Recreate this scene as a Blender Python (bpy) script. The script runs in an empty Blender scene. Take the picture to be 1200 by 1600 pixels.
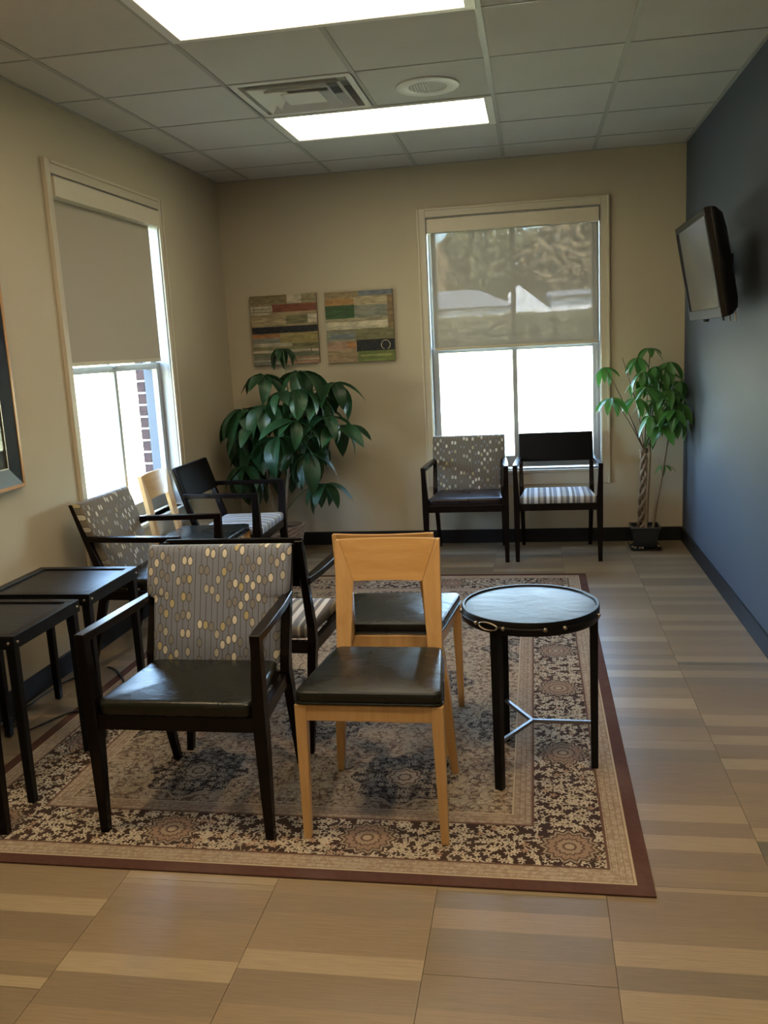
import bpy, bmesh, math, random
from mathutils import Vector, Matrix
random.seed(7)
PI = math.pi
SC = bpy.context.scene
COL = SC.collection

# ------------------------------------------------------------------ camera
FPX, YAW, PIT, ROL, CH = 1375.485, 0.1751, -0.1858, -0.0520, 1.488
cy_, sy_ = math.cos(YAW), math.sin(YAW)
fw = Vector((-sy_ * math.cos(PIT), cy_ * math.cos(PIT), math.sin(PIT)))
r0 = Vector((cy_, sy_, 0)); u0 = r0.cross(fw)
rv = r0 * math.cos(ROL) + u0 * math.sin(ROL)
uv = -r0 * math.sin(ROL) + u0 * math.cos(ROL)
cam_d = bpy.data.cameras.new('camera'); cam = bpy.data.objects.new('camera', cam_d); COL.objects.link(cam)
cam_d.sensor_fit = 'VERTICAL'; cam_d.sensor_height = 24.0; cam_d.lens = 24.0 * FPX / 1600.0
cam_d.clip_start = 0.05; cam_d.clip_end = 500
M = Matrix.Identity(4)
for i in range(3):
    M[i][0] = rv[i]; M[i][1] = uv[i]; M[i][2] = -fw[i]
M[2][3] = CH
cam.matrix_world = M
SC.camera = cam

# ------------------------------------------------------------------ world, sun, exposure
SKY_STRENGTH = 6.0
SUN_STRENGTH = 110.0
PANEL_EMIT = 5.5
LAMP_EMIT = 470.0
W = bpy.data.worlds.new('sky'); SC.world = W; W.use_nodes = True
wt = W.node_tree; wt.nodes.clear()
wo = wt.nodes.new('ShaderNodeOutputWorld'); wb = wt.nodes.new('ShaderNodeBackground'); ws = wt.nodes.new('ShaderNodeTexSky')
ws.sky_type = 'NISHITA'; ws.sun_disc = False; ws.sun_elevation = math.radians(38); ws.sun_rotation = math.radians(138)
ws.air_density = 1.0; ws.dust_density = 0.9
wb.inputs['Strength'].default_value = SKY_STRENGTH
wt.links.new(ws.outputs[0], wb.inputs['Color']); wt.links.new(wb.outputs[0], wo.inputs['Surface'])
sd = bpy.data.lights.new('sun', 'SUN'); sd.energy = SUN_STRENGTH; sd.angle = math.radians(0.6); sd.color = (1.0, 0.97, 0.93)
so = bpy.data.objects.new('sun', sd); COL.objects.link(so)
so.rotation_euler = Vector((-0.55, 0.62, -0.62)).to_track_quat('-Z', 'Y').to_euler()
so.location = (6, -8, 12)
SC.view_settings.view_transform = 'Standard'; SC.view_settings.look = 'None'
SC.view_settings.gamma = 1.0; SC.view_settings.use_curve_mapping = False
SC.view_settings.exposure = 0.2

# room measures (metres); camera stands at x=0, y=0
H, XR, YB, XL, YREAR = 2.7239, 1.033, 6.4955, -2.2731, -1.6
WT = 0.23                                    # wall thickness

# ------------------------------------------------------------------ mesh helpers
class MB:
    def __init__(s): s.v = []; s.f = []
    def add(s, vs, fs):
        o = len(s.v); s.v += [tuple(p) for p in vs]; s.f += [tuple(o + i for i in q) for q in fs]; return s
    def box(s, x0, x1, y0, y1, z0, z1):
        return s.hexa([(x0,y0,z0),(x1,y0,z0),(x1,y1,z0),(x0,y1,z0),(x0,y0,z1),(x1,y0,z1),(x1,y1,z1),(x0,y1,z1)])
    def hexa(s, p):
        return s.add(p, [(3,2,1,0),(4,5,6,7),(0,1,5,4),(1,2,6,5),(2,3,7,6),(3,0,4,7)])
    def loft(s, rings, cap=True, closed=False):
        n = len(rings[0]); vs = [p for r in rings for p in r]; fs = []
        m = len(rings)
        for i in range(m if closed else m - 1):
            a, b = i * n, ((i + 1) % m) * n
            for k in range(n):
                k2 = (k + 1) % n; fs.append((a + k, a + k2, b + k2, b + k))
        if cap and not closed:
            fs.append(tuple(range(n - 1, -1, -1))); fs.append(tuple((m - 1) * n + k for k in range(n)))
        return s.add(vs, fs)
    def post(s, secs):                       # secs: (x,y,z,wx,wy) rectangular, horizontal sections
        return s.loft([[(x-a/2,y-b/2,z),(x+a/2,y-b/2,z),(x+a/2,y+b/2,z),(x-a/2,y+b/2,z)] for x,y,z,a,b in secs])
    def rail(s, secs):                       # secs: (x,y,z,wx,wz) sections across y
        return s.loft([[(x-a/2,y,z-b/2),(x-a/2,y,z+b/2),(x+a/2,y,z+b/2),(x+a/2,y,z-b/2)] for x,y,z,a,b in secs])
    def bar(s, p, q, w, h):                  # straight bar, w horizontal, h vertical
        p, q = Vector(p), Vector(q); d = (q - p).normalized()
        side = d.cross(Vector((0,0,1)))
        if side.length < 1e-4: side = Vector((1,0,0))
        side.normalize(); up = side.cross(d)
        r = lambda c: [c - side*w/2 - up*h/2, c + side*w/2 - up*h/2, c + side*w/2 + up*h/2, c - side*w/2 + up*h/2]
        return s.loft([r(p), r(q)])
    def tube(s, pts, r, n=8, closed=False):
        pts = [Vector(p) for p in pts]; m = len(pts); rings = []
        rr = r if isinstance(r, (list, tuple)) else [r] * m
        ref = None
        for i, p in enumerate(pts):
            a = pts[(i - 1) % m] if (closed or i > 0) else p
            b = pts[(i + 1) % m] if (closed or i < m - 1) else p
            d = (b - a).normalized()
            if ref is None:
                ref = d.orthogonal().normalized()
            ref = (ref - d * ref.dot(d)).normalized(); o = d.cross(ref)
            rings.append([p + (ref*math.cos(2*PI*k/n) + o*math.sin(2*PI*k/n)) * rr[i] for k in range(n)])
        return s.loft(rings, True, closed)
    def lathe(s, prof, n=32, c=(0,0,0), cap=True):
        return s.loft([[(c[0]+r*math.cos(2*PI*k/n), c[1]+r*math.sin(2*PI*k/n), c[2]+z) for k in range(n)] for r, z in prof], cap)
    def ball(s, c, r, n=10, m=6, sc=(1,1,1)):
        rings = []
        for j in range(1, m):
            t = PI * j / m
            rings.append([(c[0]+sc[0]*r*math.sin(t)*math.cos(2*PI*k/n), c[1]+sc[1]*r*math.sin(t)*math.sin(2*PI*k/n), c[2]-sc[2]*r*math.cos(t)) for k in range(n)])
        return s.loft(rings)
    def prism(s, poly, y0, y1):              # poly in (x,z), extruded across y
        n = len(poly)
        return s.add([(x,y0,z) for x,z in poly] + [(x,y1,z) for x,z in poly],
                     [tuple(range(n)), tuple(range(2*n-1, n-1, -1))] + [(i, i+n, (i+1)%n+n, (i+1)%n) for i in range(n)])
    def mesh(s, name, bevel=0.0, smooth=None, seg=2):
        me = bpy.data.meshes.new(name); me.from_pydata(s.v, [], s.f)
        bm = bmesh.new(); bm.from_mesh(me)
        bmesh.ops.recalc_face_normals(bm, faces=bm.faces)
        if bevel > 0:
            es = [e for e in bm.edges if len(e.link_faces) == 2 and e.calc_face_angle(0) > 0.5]
            bmesh.ops.bevel(bm, geom=es, offset=bevel, segments=seg, affect='EDGES', profile=0.5, clamp_overlap=True)
        bm.to_mesh(me); bm.free()
        if smooth is not None:
            for p in me.polygons: p.use_smooth = True
            me.set_sharp_from_angle(angle=math.radians(smooth))
        return me

CACHE = {}
def part(name, mb, mat, parent=None, bevel=0.0, smooth=None, key=None, label=None, loc=None, rot=None, seg=2):
    if key is not None and key in CACHE: me = CACHE[key]
    else:
        me = mb.mesh(name, bevel, smooth, seg) if isinstance(mb, MB) else mb
        me.materials.clear(); me.materials.append(mat)
        if key is not None: CACHE[key] = me
    o = bpy.data.objects.new(name, me); COL.objects.link(o)
    if parent is not None: o.parent = parent
    if loc is not None: o.location = loc
    if rot is not None: o.rotation_euler = rot
    if label: o['label'] = label
    return o
def thing(name, label, cat, loc=(0,0,0), rz=0.0, group=None):
    o = bpy.data.objects.new(name, None); COL.objects.link(o); o.empty_display_size = 0.05
    o.location = loc; o.rotation_euler = (0,0,rz); o['label'] = label; o['category'] = cat
    if group: o['group'] = group
    return o
def tag(o, label, cat, group=None):
    o['label'] = label; o['category'] = cat
    if group: o['group'] = group
    return o
def struct(o, label=None):
    o['kind'] = 'structure'
    if label: o['label'] = label
    return o

# ------------------------------------------------------------------ material helpers
class NT:
    def __init__(s, name):
        s.m = bpy.data.materials.new(name); s.m.use_nodes = True; s.t = s.m.node_tree
        s.b = s.t.nodes['Principled BSDF']; s.o = s.t.nodes['Material Output']
    def n(s, typ, **kw):
        x = s.t.nodes.new('ShaderNode' + typ)
        for k, v in kw.items(): setattr(x, k, v)
        return x
    def put(s, sock, v):
        if hasattr(v, 'is_linked') or isinstance(v, bpy.types.NodeSocket): s.t.links.new(v, sock)
        else:
            if isinstance(v, (tuple, list)) and len(v) == 3 and sock.type == 'RGBA': v = (*v, 1)
            sock.default_value = v
    def math(s, op, a, b=0.0, c=0.0):
        x = s.n('Math', operation=op); s.put(x.inputs[0], a); s.put(x.inputs[1], b); s.put(x.inputs[2], c); return x.outputs[0]
    def mix(s, f, a, b, mode='MIX'):
        x = s.n('Mix', data_type='RGBA', blend_type=mode, clamp_factor=True)
        s.put(x.inputs[0], f); s.put(x.inputs[6], a); s.put(x.inputs[7], b); return x.outputs[2]
    def ss(s, v, lo, hi):                    # smooth step
        x = s.n('MapRange', interpolation_type='SMOOTHSTEP'); s.put(x.inputs[0], v); x.inputs[1].default_value = lo; x.inputs[2].default_value = hi
        return x.outputs[0]
    def coord(s, out='Object'): return s.n('TexCoord').outputs[out]
    def sep(s, v): x = s.n('SeparateXYZ'); s.put(x.inputs[0], v); return x.outputs
    def comb(s, x=0.0, y=0.0, z=0.0):
        c = s.n('CombineXYZ')
        for i, v in enumerate((x, y, z)): s.put(c.inputs[i], v)
        return c.outputs[0]
    def vmul(s, v, k): x = s.n('VectorMath', operation='MULTIPLY'); s.put(x.inputs[0], v); x.inputs[1].default_value = k; return x.outputs[0]
    def vsub(s, a, b): x = s.n('VectorMath', operation='SUBTRACT'); s.put(x.inputs[0], a); s.put(x.inputs[1], b); return x.outputs[0]
    def vadd(s, a, b): x = s.n('VectorMath', operation='ADD'); s.put(x.inputs[0], a); s.put(x.inputs[1], b); return x.outputs[0]
    def noise(s, v, scale, detail=2.0, rough=0.5, col=False, dist=0.0):
        x = s.n('TexNoise'); s.put(x.inputs['Vector'], v); x.inputs['Scale'].default_value = scale
        x.inputs['Detail'].default_value = detail; x.inputs['Roughness'].default_value = rough; x.inputs['Distortion'].default_value = dist
        return x.outputs['Color' if col else 'Fac']
    def ramp(s, f, stops, const=False):
        x = s.n('ValToRGB'); s.put(x.inputs[0], f); e = x.color_ramp.elements
        if const: x.color_ramp.interpolation = 'CONSTANT'
        while len(e) < len(stops): e.new(0.5)
        for i, (p, c) in enumerate(stops): e[i].position = p; e[i].color = (*c, 1)
        return x.outputs[0]
    def bump(s, h, dist=0.002, strength=1.0):
        x = s.n('Bump'); s.put(x.inputs['Height'], h); x.inputs['Distance'].default_value = dist; x.inputs['Strength'].default_value = strength
        s.t.links.new(x.outputs[0], s.b.inputs['Normal'])
    def set(s, col=None, rough=None, metal=None, spec=None, **kw):
        if col is not None: s.put(s.b.inputs['Base Color'], col)
        if rough is not None: s.put(s.b.inputs['Roughness'], rough)
        if metal is not None: s.b.inputs['Metallic'].default_value = metal
        if spec is not None: s.b.inputs['Specular IOR Level'].default_value = spec
        for k, v in kw.items(): s.put(s.b.inputs[k.replace('_', ' ')], v)
        return s

def plain(name, col, rough=0.5, metal=0.0, spec=0.5, var=0.08, scale=30, bump=0.0):
    t = NT(name); n = t.noise(t.coord(), scale, 3)
    c = t.mix(n, tuple(x * (1 - var) for x in col), tuple(min(1, x * (1 + var)) for x in col))
    t.set(c, rough, metal, spec)
    if bump: t.bump(n, bump)
    return t.m

def m_wall(name, col, spec=.25):
    t = NT(name); v = t.coord(); n = t.noise(v, 1.3, 3); f = t.noise(v, 160, 2)
    t.set(t.mix(n, tuple(x * .95 for x in col), tuple(x * 1.04 for x in col)), 0.6, spec=spec); t.bump(f, 0.0012, 0.5)
    return t.m

def m_floor_tile():
    t = NT('floor_tile_stripes'); v = t.coord(); x, y, z = t.sep(v)
    rnd = t.n('ObjectInfo').outputs['Random']
    w = t.math('ADD', t.math('MULTIPLY', y, 12.5), t.math('MULTIPLY', rnd, 73.0))
    vo = t.n('TexVoronoi', voronoi_dimensions='1D', feature='F1'); t.put(vo.inputs['W'], w); vo.inputs['Scale'].default_value = 1.0
    vo.inputs['Randomness'].default_value = 1.0
    val = t.sep(vo.outputs['Color'])[0]
    base = t.ramp(val, [(0, (.245,.178,.104)), (.17, (.205,.150,.090)), (.32, (.30,.226,.134)), (.46, (.18,.142,.090)), (.60, (.265,.20,.122)), (.73, (.22,.163,.097)), (.85, (.33,.255,.157)), (.94, (.12,.108,.073))], True)
    g = t.noise(t.vmul(t.vadd(v, t.comb(rnd, rnd, 0.0)), (9, 240, 1)), 1.0, 3, .6)
    g2 = t.noise(t.vmul(v, (60, 700, 1)), 1.0, 2, .5)
    c = t.mix(t.ss(g, .3, .72), t.mix(1.0, base, (.86,.86,.86), 'MULTIPLY'), t.mix(1.0, base, (1.1,1.1,1.1), 'MULTIPLY'))
    c = t.mix(t.math('MULTIPLY', g2, .25), c, (.16,.13,.09))
    t.set(c, t.math('ADD', .30, t.math('MULTIPLY', g, .12)), spec=0.45); t.bump(g2, 0.0003, 0.35)
    return t.m

def m_ceiling_tile():
    t = NT('ceiling_tile_mineral'); v = t.coord(); rnd = t.n('ObjectInfo').outputs['Random']
    n = t.noise(t.vadd(v, t.comb(t.math('MULTIPLY', rnd, 9), 0.0, 0.0)), 150, 4, .7); b = t.noise(v, 3, 2)
    pits = t.ss(n, .60, .70)
    c = t.mix(t.math('MULTIPLY', pits, .35), t.mix(b, (.53,.505,.46), (.59,.565,.515)), (.34,.32,.29))
    t.set(c, .9, spec=.1); t.bump(n, .003, .5)
    return t.m

def m_wood(name, dark, light, rough=.32, axis=2, scale=1.0, coat=.25, spec=.4):
    t = NT(name); v = t.coord(); s = [26, 26, 26]; s[axis] = 2.2
    n = t.noise(t.vmul(v, tuple(a * scale for a in s)), 1.0, 5, .6, dist=.6)
    f = t.noise(t.vmul(v, tuple(a * 7 * scale for a in s)), 1.0, 2)
    c = t.mix(t.ss(n, .3, .75), dark, light); c = t.mix(t.math('MULTIPLY', f, .25), c, tuple(a * .7 for a in dark))
    t.set(c, rough, spec=spec, Coat_Weight=coat, Coat_Roughness=.12)
    return t.m

def m_leather(name, col, rough=.34, rel=1.0):
    t = NT(name); v = t.coord()
    vo = t.n('TexVoronoi', feature='DISTANCE_TO_EDGE'); t.put(vo.inputs['Vector'], v); vo.inputs['Scale'].default_value = 260
    wr = t.noise(t.vmul(v, (7, 16, 7)), 1.0, 3, .55, dist=.8); n = t.noise(v, 6, 3)
    c = t.mix(n, tuple(a * .75 for a in col), tuple(a * 1.3 for a in col))
    t.set(c, t.math('ADD', rough - .06, t.math('MULTIPLY', n, .14)), spec=.36)
    h = t.math('ADD', t.math('MULTIPLY', t.ss(vo.outputs['Distance'], 0, .25), .06), t.math('MULTIPLY', wr, 1.6))
    t.bump(h, .006 * rel, .55)
    return t.m

def m_oval(name, lo, hi):
    t = NT(name); v = t.coord(); x, y, z = t.sep(v)
    P, Q = .0420, .0600
    u = t.math('DIVIDE', x, P / 2); ci = t.math('FLOOR', u); cu = t.math('SUBTRACT', t.math('FRACT', u), .5)
    wn = t.n('TexWhiteNoise', noise_dimensions='1D'); t.put(wn.inputs['W'], ci); off = wn.outputs['Value']
    w = t.math('ADD', t.math('DIVIDE', z, Q), off); cj = t.math('FLOOR', w); cv = t.math('SUBTRACT', t.math('FRACT', w), .5)
    dx = t.math('MULTIPLY', cu, P / 2); dz = t.math('MULTIPLY', cv, Q)
    wn2 = t.n('TexWhiteNoise', noise_dimensions='2D'); t.put(wn2.inputs['Vector'], t.comb(ci, cj, 0.0))
    rv_ = wn2.outputs['Value']; rc = t.sep(wn2.outputs['Color'])
    on = t.math('LESS_THAN', rv_, .74)
    r = t.math('SQRT', t.math('ADD', t.math('POWER', t.math('DIVIDE', dx, .0086), 2), t.math('POWER', t.math('DIVIDE', dz, .0142), 2)))
    inside = t.math('MULTIPLY', on, t.math('SUBTRACT', 1.0, t.ss(r, .93, 1.0)))
    ring = t.math('MULTIPLY', on, t.math('MULTIPLY', t.ss(r, .88, .97), t.math('SUBTRACT', 1.0, t.ss(r, 1.15, 1.28))))
    line = t.math('MULTIPLY', t.math('SUBTRACT', 1.0, t.ss(t.math('ABSOLUTE', dx), .0008, .0018)),
                  t.math('SUBTRACT', 1.0, t.math('MULTIPLY', on, t.math('LESS_THAN', r, 1.1))))
    weave = t.noise(t.vmul(v, (900, 900, 500)), 1.0, 1)
    base = t.mix(weave, lo, hi)
    oc = t.ramp(rc[1], [(0, (.56,.53,.45)), (.22, (.36,.34,.29)), (.40, (.37,.32,.18)), (.52, (.47,.44,.36)), (.66, (.185,.18,.175))], True)
    c = t.mix(t.math('MULTIPLY', line, .9), base, (.06,.056,.054))
    c = t.mix(inside, c, oc); c = t.mix(t.math('MULTIPLY', ring, .85), c, (.075,.066,.06))
    t.set(c, .75, spec=.3, Sheen_Weight=.15); t.bump(weave, .0006, .5)
    return t.m

def m_stripe():
    t = NT('striped_fabric'); v = t.coord(); x, y, z = t.sep(v)
    p = t.math('FRACT', t.math('ADD', t.math('DIVIDE', x, .150), .5))
    c = t.ramp(p, [(0, (.62,.60,.55)), (.13, (.13,.12,.115)), (.24, (.50,.48,.43)), (.31, (.20,.20,.21)), (.47, (.62,.60,.56)), (.62, (.15,.13,.12)), (.72, (.38,.34,.27)), (.87, (.12,.11,.11))], True)
    weave = t.noise(t.vmul(v, (700, 700, 700)), 1.0, 1)
    t.set(t.mix(t.math('MULTIPLY', weave, .2), c, (.3,.28,.25)), .8, spec=.25); t.bump(weave, .0006, .4)
    return t.m

def m_rug(hx, hy):
    t = NT('persian_rug_pile'); v = t.coord(); x, y, z = t.sep(v)
    ax, ay = t.math('ABSOLUTE', x), t.math('ABSOLUTE', y)
    dx, dy = t.math('SUBTRACT', hx, ax), t.math('SUBTRACT', hy, ay)
    d = t.math('MINIMUM', dx, dy); sym = t.comb(ax, ay, 0.0)
    wob = t.vmul(t.vsub(t.noise(sym, 14, 2, col=True), (.5,.5,.5)), (.014, .014, 0))
    symw = t.vadd(sym, wob)
    INV = lambda a: t.math('SUBTRACT', 1.0, a)
    def flowers(vec, scale, k, size, soft=.12, rnd=.85):
        vo = t.n('TexVoronoi', voronoi_dimensions='2D'); t.put(vo.inputs['Vector'], vec); vo.inputs['Scale'].default_value = scale; vo.inputs['Randomness'].default_value = rnd
        lx, ly, _ = t.sep(t.vsub(vec, vo.outputs['Position'])); hue = t.sep(vo.outputs['Color'])
        th = t.math('ADD', t.math('MULTIPLY', t.math('ARCTAN2', ly, lx), k), t.math('MULTIPLY', hue[0], 6.28))
        rad = t.math('MULTIPLY', t.math('ADD', .72, t.math('MULTIPLY', t.math('COSINE', th), .34)), size)
        q = t.math('DIVIDE', vo.outputs['Distance'], rad)
        return INV(t.ss(q, 1 - soft, 1 + soft)), INV(t.ss(q, .26, .38)), hue
    def scroll(vec, scale, w):
        n = t.noise(vec, scale, 1.5, .5, dist=.9)
        return INV(t.ss(t.math('ABSOLUTE', t.math('SUBTRACT', n, .5)), w * .5, w))
    ivory, brown, rust, tan, sage = (.50,.43,.32), (.045,.025,.018), (.27,.145,.09), (.38,.29,.195), (.31,.265,.19)
    f1, c1, h1 = flowers(symw, 28, 5, .37); f2, c2, h2 = flowers(t.vadd(symw, (.37, .11, 0)), 17, 7, .36); f3, c3, h3 = flowers(t.vadd(symw, (.9, .4, 0)), 46, 4, .42)
    s1 = scroll(symw, 11, .024); s2 = scroll(t.vadd(symw, (3.1, 1.7, 0)), 19, .045)
    # main border
    mb = t.mix(t.math('MAXIMUM', s1, t.math('MULTIPLY', f3, t.math('GREATER_THAN', h3[0], .5))), brown, t.mix(h3[1], ivory, (.33,.28,.2)))
    mb = t.mix(f1, mb, t.mix(t.math('GREATER_THAN', h1[2], .8), ivory, (.36,.24,.16))); mb = t.mix(c1, mb, (.16,.09,.06))
    mb = t.mix(t.math('MULTIPLY', f2, t.math('GREATER_THAN', h2[2], .45)), mb, t.mix(h2[1], ivory, (.40,.33,.23))); mb = t.mix(t.math('MULTIPLY', c2, t.math('GREATER_THAN', h2[2], .45)), mb, brown)
    along = t.mix(t.math('LESS_THAN', dx, dy), t.comb(t.math('SUBTRACT', hx - .22, ax), 0.0, 0.0), t.comb(t.math('SUBTRACT', hy - .22, ay), 0.0, 0.0))
    al = t.sep(along)[0]
    tt = t.math('MULTIPLY', t.math('SUBTRACT', t.math('FRACT', t.math('ADD', t.math('DIVIDE', al, .61), .5)), .5), .61)
    q = t.math('SUBTRACT', d, .22)
    rr = t.math('SQRT', t.math('ADD', t.math('MULTIPLY', tt, tt), t.math('MULTIPLY', q, q))); an = t.math('ARCTAN2', q, tt)
    pet = t.math('ADD', 1.0, t.math('MULTIPLY', t.math('COSINE', t.math('MULTIPLY', an, 14.0)), .09)); rn = t.math('DIVIDE', rr, pet)
    ros = t.ramp(t.math('DIVIDE', rn, .088), [(0, (.40,.32,.22)), (.16, (.10,.06,.04)), (.24, (.33,.25,.175)), (.42, (.10,.06,.042)), (.50, (.28,.19,.13)), (.72, (.08,.05,.035)), (.80, (.30,.25,.175)), (.9, brown)], True)
    spk = t.ss(t.math('COSINE', t.math('MULTIPLY', an, 28.0)), .5, .9)
    ros = t.mix(t.math('MULTIPLY', spk, .6), ros, (.16,.09,.06))
    mb = t.mix(t.math('LESS_THAN', rn, .088), mb, ros)
    # guard bands
    gl = t.math('FRACT', t.math('DIVIDE', d, .0175))
    gd = t.mix(t.math('MAXIMUM', t.math('MULTIPLY', f3, .75), t.math('MULTIPLY', s2, .5)), (.31,.235,.165), (.43,.36,.265))
    gd = t.mix(t.math('MULTIPLY', t.math('LESS_THAN', gl, .13), .55), gd, (.15,.085,.055))
    g2 = t.mix(t.math('MAXIMUM', t.math('MULTIPLY', f3, .65), t.math('MULTIPLY', s2, .5)), (.28,.205,.145), (.43,.355,.26))
    g2 = t.mix(t.math('MULTIPLY', t.math('LESS_THAN', gl, .15), .6), g2, (.16,.09,.06))
    # field
    patch = t.noise(sym, 2.6, 2); fb = t.mix(t.ss(patch, .35, .65), tan, sage)
    fd = t.mix(t.math('MULTIPLY', t.math('MAXIMUM', s2, t.math('MULTIPLY', s1, .8)), .95), fb, (.10,.065,.045))
    fd = t.mix(t.math('MULTIPLY', f1, .8), fd, t.mix(h1[1], (.47,.40,.29), (.29,.18,.12))); fd = t.mix(t.math('MULTIPLY', c1, .8), fd, (.15,.09,.06))
    fd = t.mix(t.math('MULTIPLY', f3, .55), fd, t.mix(t.math('GREATER_THAN', h3[1], .5), (.12,.08,.055), (.46,.39,.29)))
    # dark medallions, staggered
    my = t.math('DIVIDE', t.math('SUBTRACT', y, -1.065), .88); mx = t.math('DIVIDE', t.math('SUBTRACT', x, .379), .758)
    def cell(a, o, s): return t.math('MULTIPLY', t.math('SUBTRACT', t.math('FRACT', t.math('ADD', a, .5 + o)), .5), s)
    def med(o):
        lx, ly = cell(mx, o, .758), cell(my, o, .88)
        r_ = t.math('SQRT', t.math('ADD', t.math('MULTIPLY', lx, lx), t.math('MULTIPLY', ly, ly))); a_ = t.math('ARCTAN2', ly, lx)
        e_ = t.math('ADD', 1.0, t.math('MULTIPLY', t.math('COSINE', t.math('MULTIPLY', a_, 8.0)), .10))
        return t.math('DIVIDE', r_, e_), a_
    ra, aa = med(0.0); rb, ab = med(0.5); rm = t.math('MINIMUM', ra, rb)
    mask = INV(t.ss(rm, .172, .178)); rim = t.math('MULTIPLY', t.ss(rm, .172, .178), INV(t.ss(rm, .182, .187)))
    mm = t.mix(t.math('MULTIPLY', t.math('MAXIMUM', s2, f3), .7), (.024,.016,.014), (.21,.18,.135)); mm = t.mix(f1, mm, (.38,.32,.24)); mm = t.mix(c1, mm, (.08,.05,.04))
    core = t.ramp(t.math('DIVIDE', rm, .06), [(0, (.36,.29,.2)), (.3, (.10,.06,.045)), (.42, (.38,.31,.22)), (.75, (.12,.075,.055)), (.88, (.34,.28,.2))], True)
    mm = t.mix(t.math('LESS_THAN', rm, .06), mm, core)
    fd = t.mix(rim, fd, (.36,.29,.2)); fd = t.mix(mask, fd, mm)
    # assemble by distance from the edge
    edge = t.mix(t.noise(v, 60, 2), (.075,.035,.026), (.11,.052,.036))
    c = t.mix(t.math('GREATER_THAN', d, .045), edge, gd); c = t.mix(t.math('GREATER_THAN', d, .115), c, mb)
    c = t.mix(t.math('GREATER_THAN', d, .325), c, g2); c = t.mix(t.math('GREATER_THAN', d, .392), c, fd)
    ln = t.math('MINIMUM', t.math('ABSOLUTE', t.math('SUBTRACT', d, .115)), t.math('ABSOLUTE', t.math('SUBTRACT', d, .327)))
    c = t.mix(t.math('LESS_THAN', ln, .004), c, (.12,.065,.045))
    ln2 = t.math('MINIMUM', t.math('ABSOLUTE', t.math('SUBTRACT', d, .048)), t.math('ABSOLUTE', t.math('SUBTRACT', d, .39)))
    c = t.mix(t.math('LESS_THAN', ln2, .003), c, (.45,.36,.25))
    pile = t.noise(v, 420, 2, .7); wear = t.noise(v, 3.5, 3)
    c = t.mix(t.math('MULTIPLY', pile, .35), c, t.mix(1.0, c, (.55,.52,.5), 'MULTIPLY')); c = t.mix(t.math('MULTIPLY', t.ss(wear, .45, .7), .07), c, (.36,.29,.21))
    t.set(c, .85, spec=.1); t.bump(pile, .003, .6)
    return t.m

def m_glass():
    t = NT('window_glass'); tr = t.n('BsdfTransparent'); gl = t.n('BsdfGlossy'); gl.inputs['Roughness'].default_value = .02
    lw = t.n('LayerWeight'); lw.inputs['Blend'].default_value = .5; mx = t.n('MixShader')
    fr = t.math('ADD', .03, t.math('MULTIPLY', t.math('POWER', lw.outputs['Facing'], 5.0), .9))
    tint = t.mix(t.noise(t.coord(), 2, 1), (.93,.96,.95), (.95,.97,.96)); t.put(tr.inputs['Color'], tint)
    t.put(mx.inputs[0], fr); t.put(mx.inputs[1], tr.outputs[0]); t.put(mx.inputs[2], gl.outputs[0])
    t.put(t.o.inputs['Surface'], mx.outputs[0]); return t.m

def m_shade(name, openness, col, trans):
    t = NT(name); v = t.coord()
    weave = t.noise(t.vmul(v, (420, 420, 420)), 1.0, 1)
    c = t.mix(weave, tuple(a * .92 for a in col), tuple(a * 1.05 for a in col))
    di = t.n('BsdfDiffuse'); t.put(di.inputs['Color'], c)
    tl = t.n('BsdfTranslucent'); t.put(tl.inputs['Color'], c)
    tr = t.n('BsdfTransparent')
    m1 = t.n('MixShader'); t.put(m1.inputs[0], trans); t.put(m1.inputs[1], di.outputs[0]); t.put(m1.inputs[2], tl.outputs[0])
    m2 = t.n('MixShader'); t.put(m2.inputs[0], openness); t.put(m2.inputs[1], m1.outputs[0]); t.put(m2.inputs[2], tr.outputs[0])
    t.put(t.o.inputs['Surface'], m2.outputs[0]); return t.m

def m_emit(name, col, strength):
    t = NT(name); n = t.noise(t.coord(), 8, 1)
    t.set((.8,.8,.8), .6); t.put(t.b.inputs['Emission Color'], t.mix(n, tuple(a * .98 for a in col), col)); t.b.inputs['Emission Strength'].default_value = strength
    return t.m

def m_leaf(name, col, back):
    t = NT(name); v = t.coord(); x, y, z = t.sep(v)
    vein = t.math('SUBTRACT', 1.0, t.ss(t.math('ABSOLUTE', y), .001, .004))
    side = t.math('SINE', t.math('MULTIPLY', t.math('SUBTRACT', x, t.math('MULTIPLY', t.math('ABSOLUTE', y), .9)), 330.0))
    rnd = t.n('ObjectInfo').outputs['Random']
    c = t.mix(rnd, tuple(a * .75 for a in col), tuple(a * 1.25 for a in col)); c = t.mix(t.math('MULTIPLY', t.ss(side, .75, 1), .25), c, back); c = t.mix(t.math('MULTIPLY', vein, .7), c, back)
    t.set(c, .33, spec=.5); t.b.inputs['Subsurface Weight'].default_value = 0.0
    tl = t.n('BsdfTranslucent'); t.put(tl.inputs['Color'], tuple(a * 1.6 for a in col)); mx = t.n('MixShader'); mx.inputs[0].default_value = .22
    t.put(mx.inputs[1], t.b.outputs[0]); t.put(mx.inputs[2], tl.outputs[0]); t.put(t.o.inputs['Surface'], mx.outputs[0])
    t.bump(side, .001, .3)
    return t.m

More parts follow.
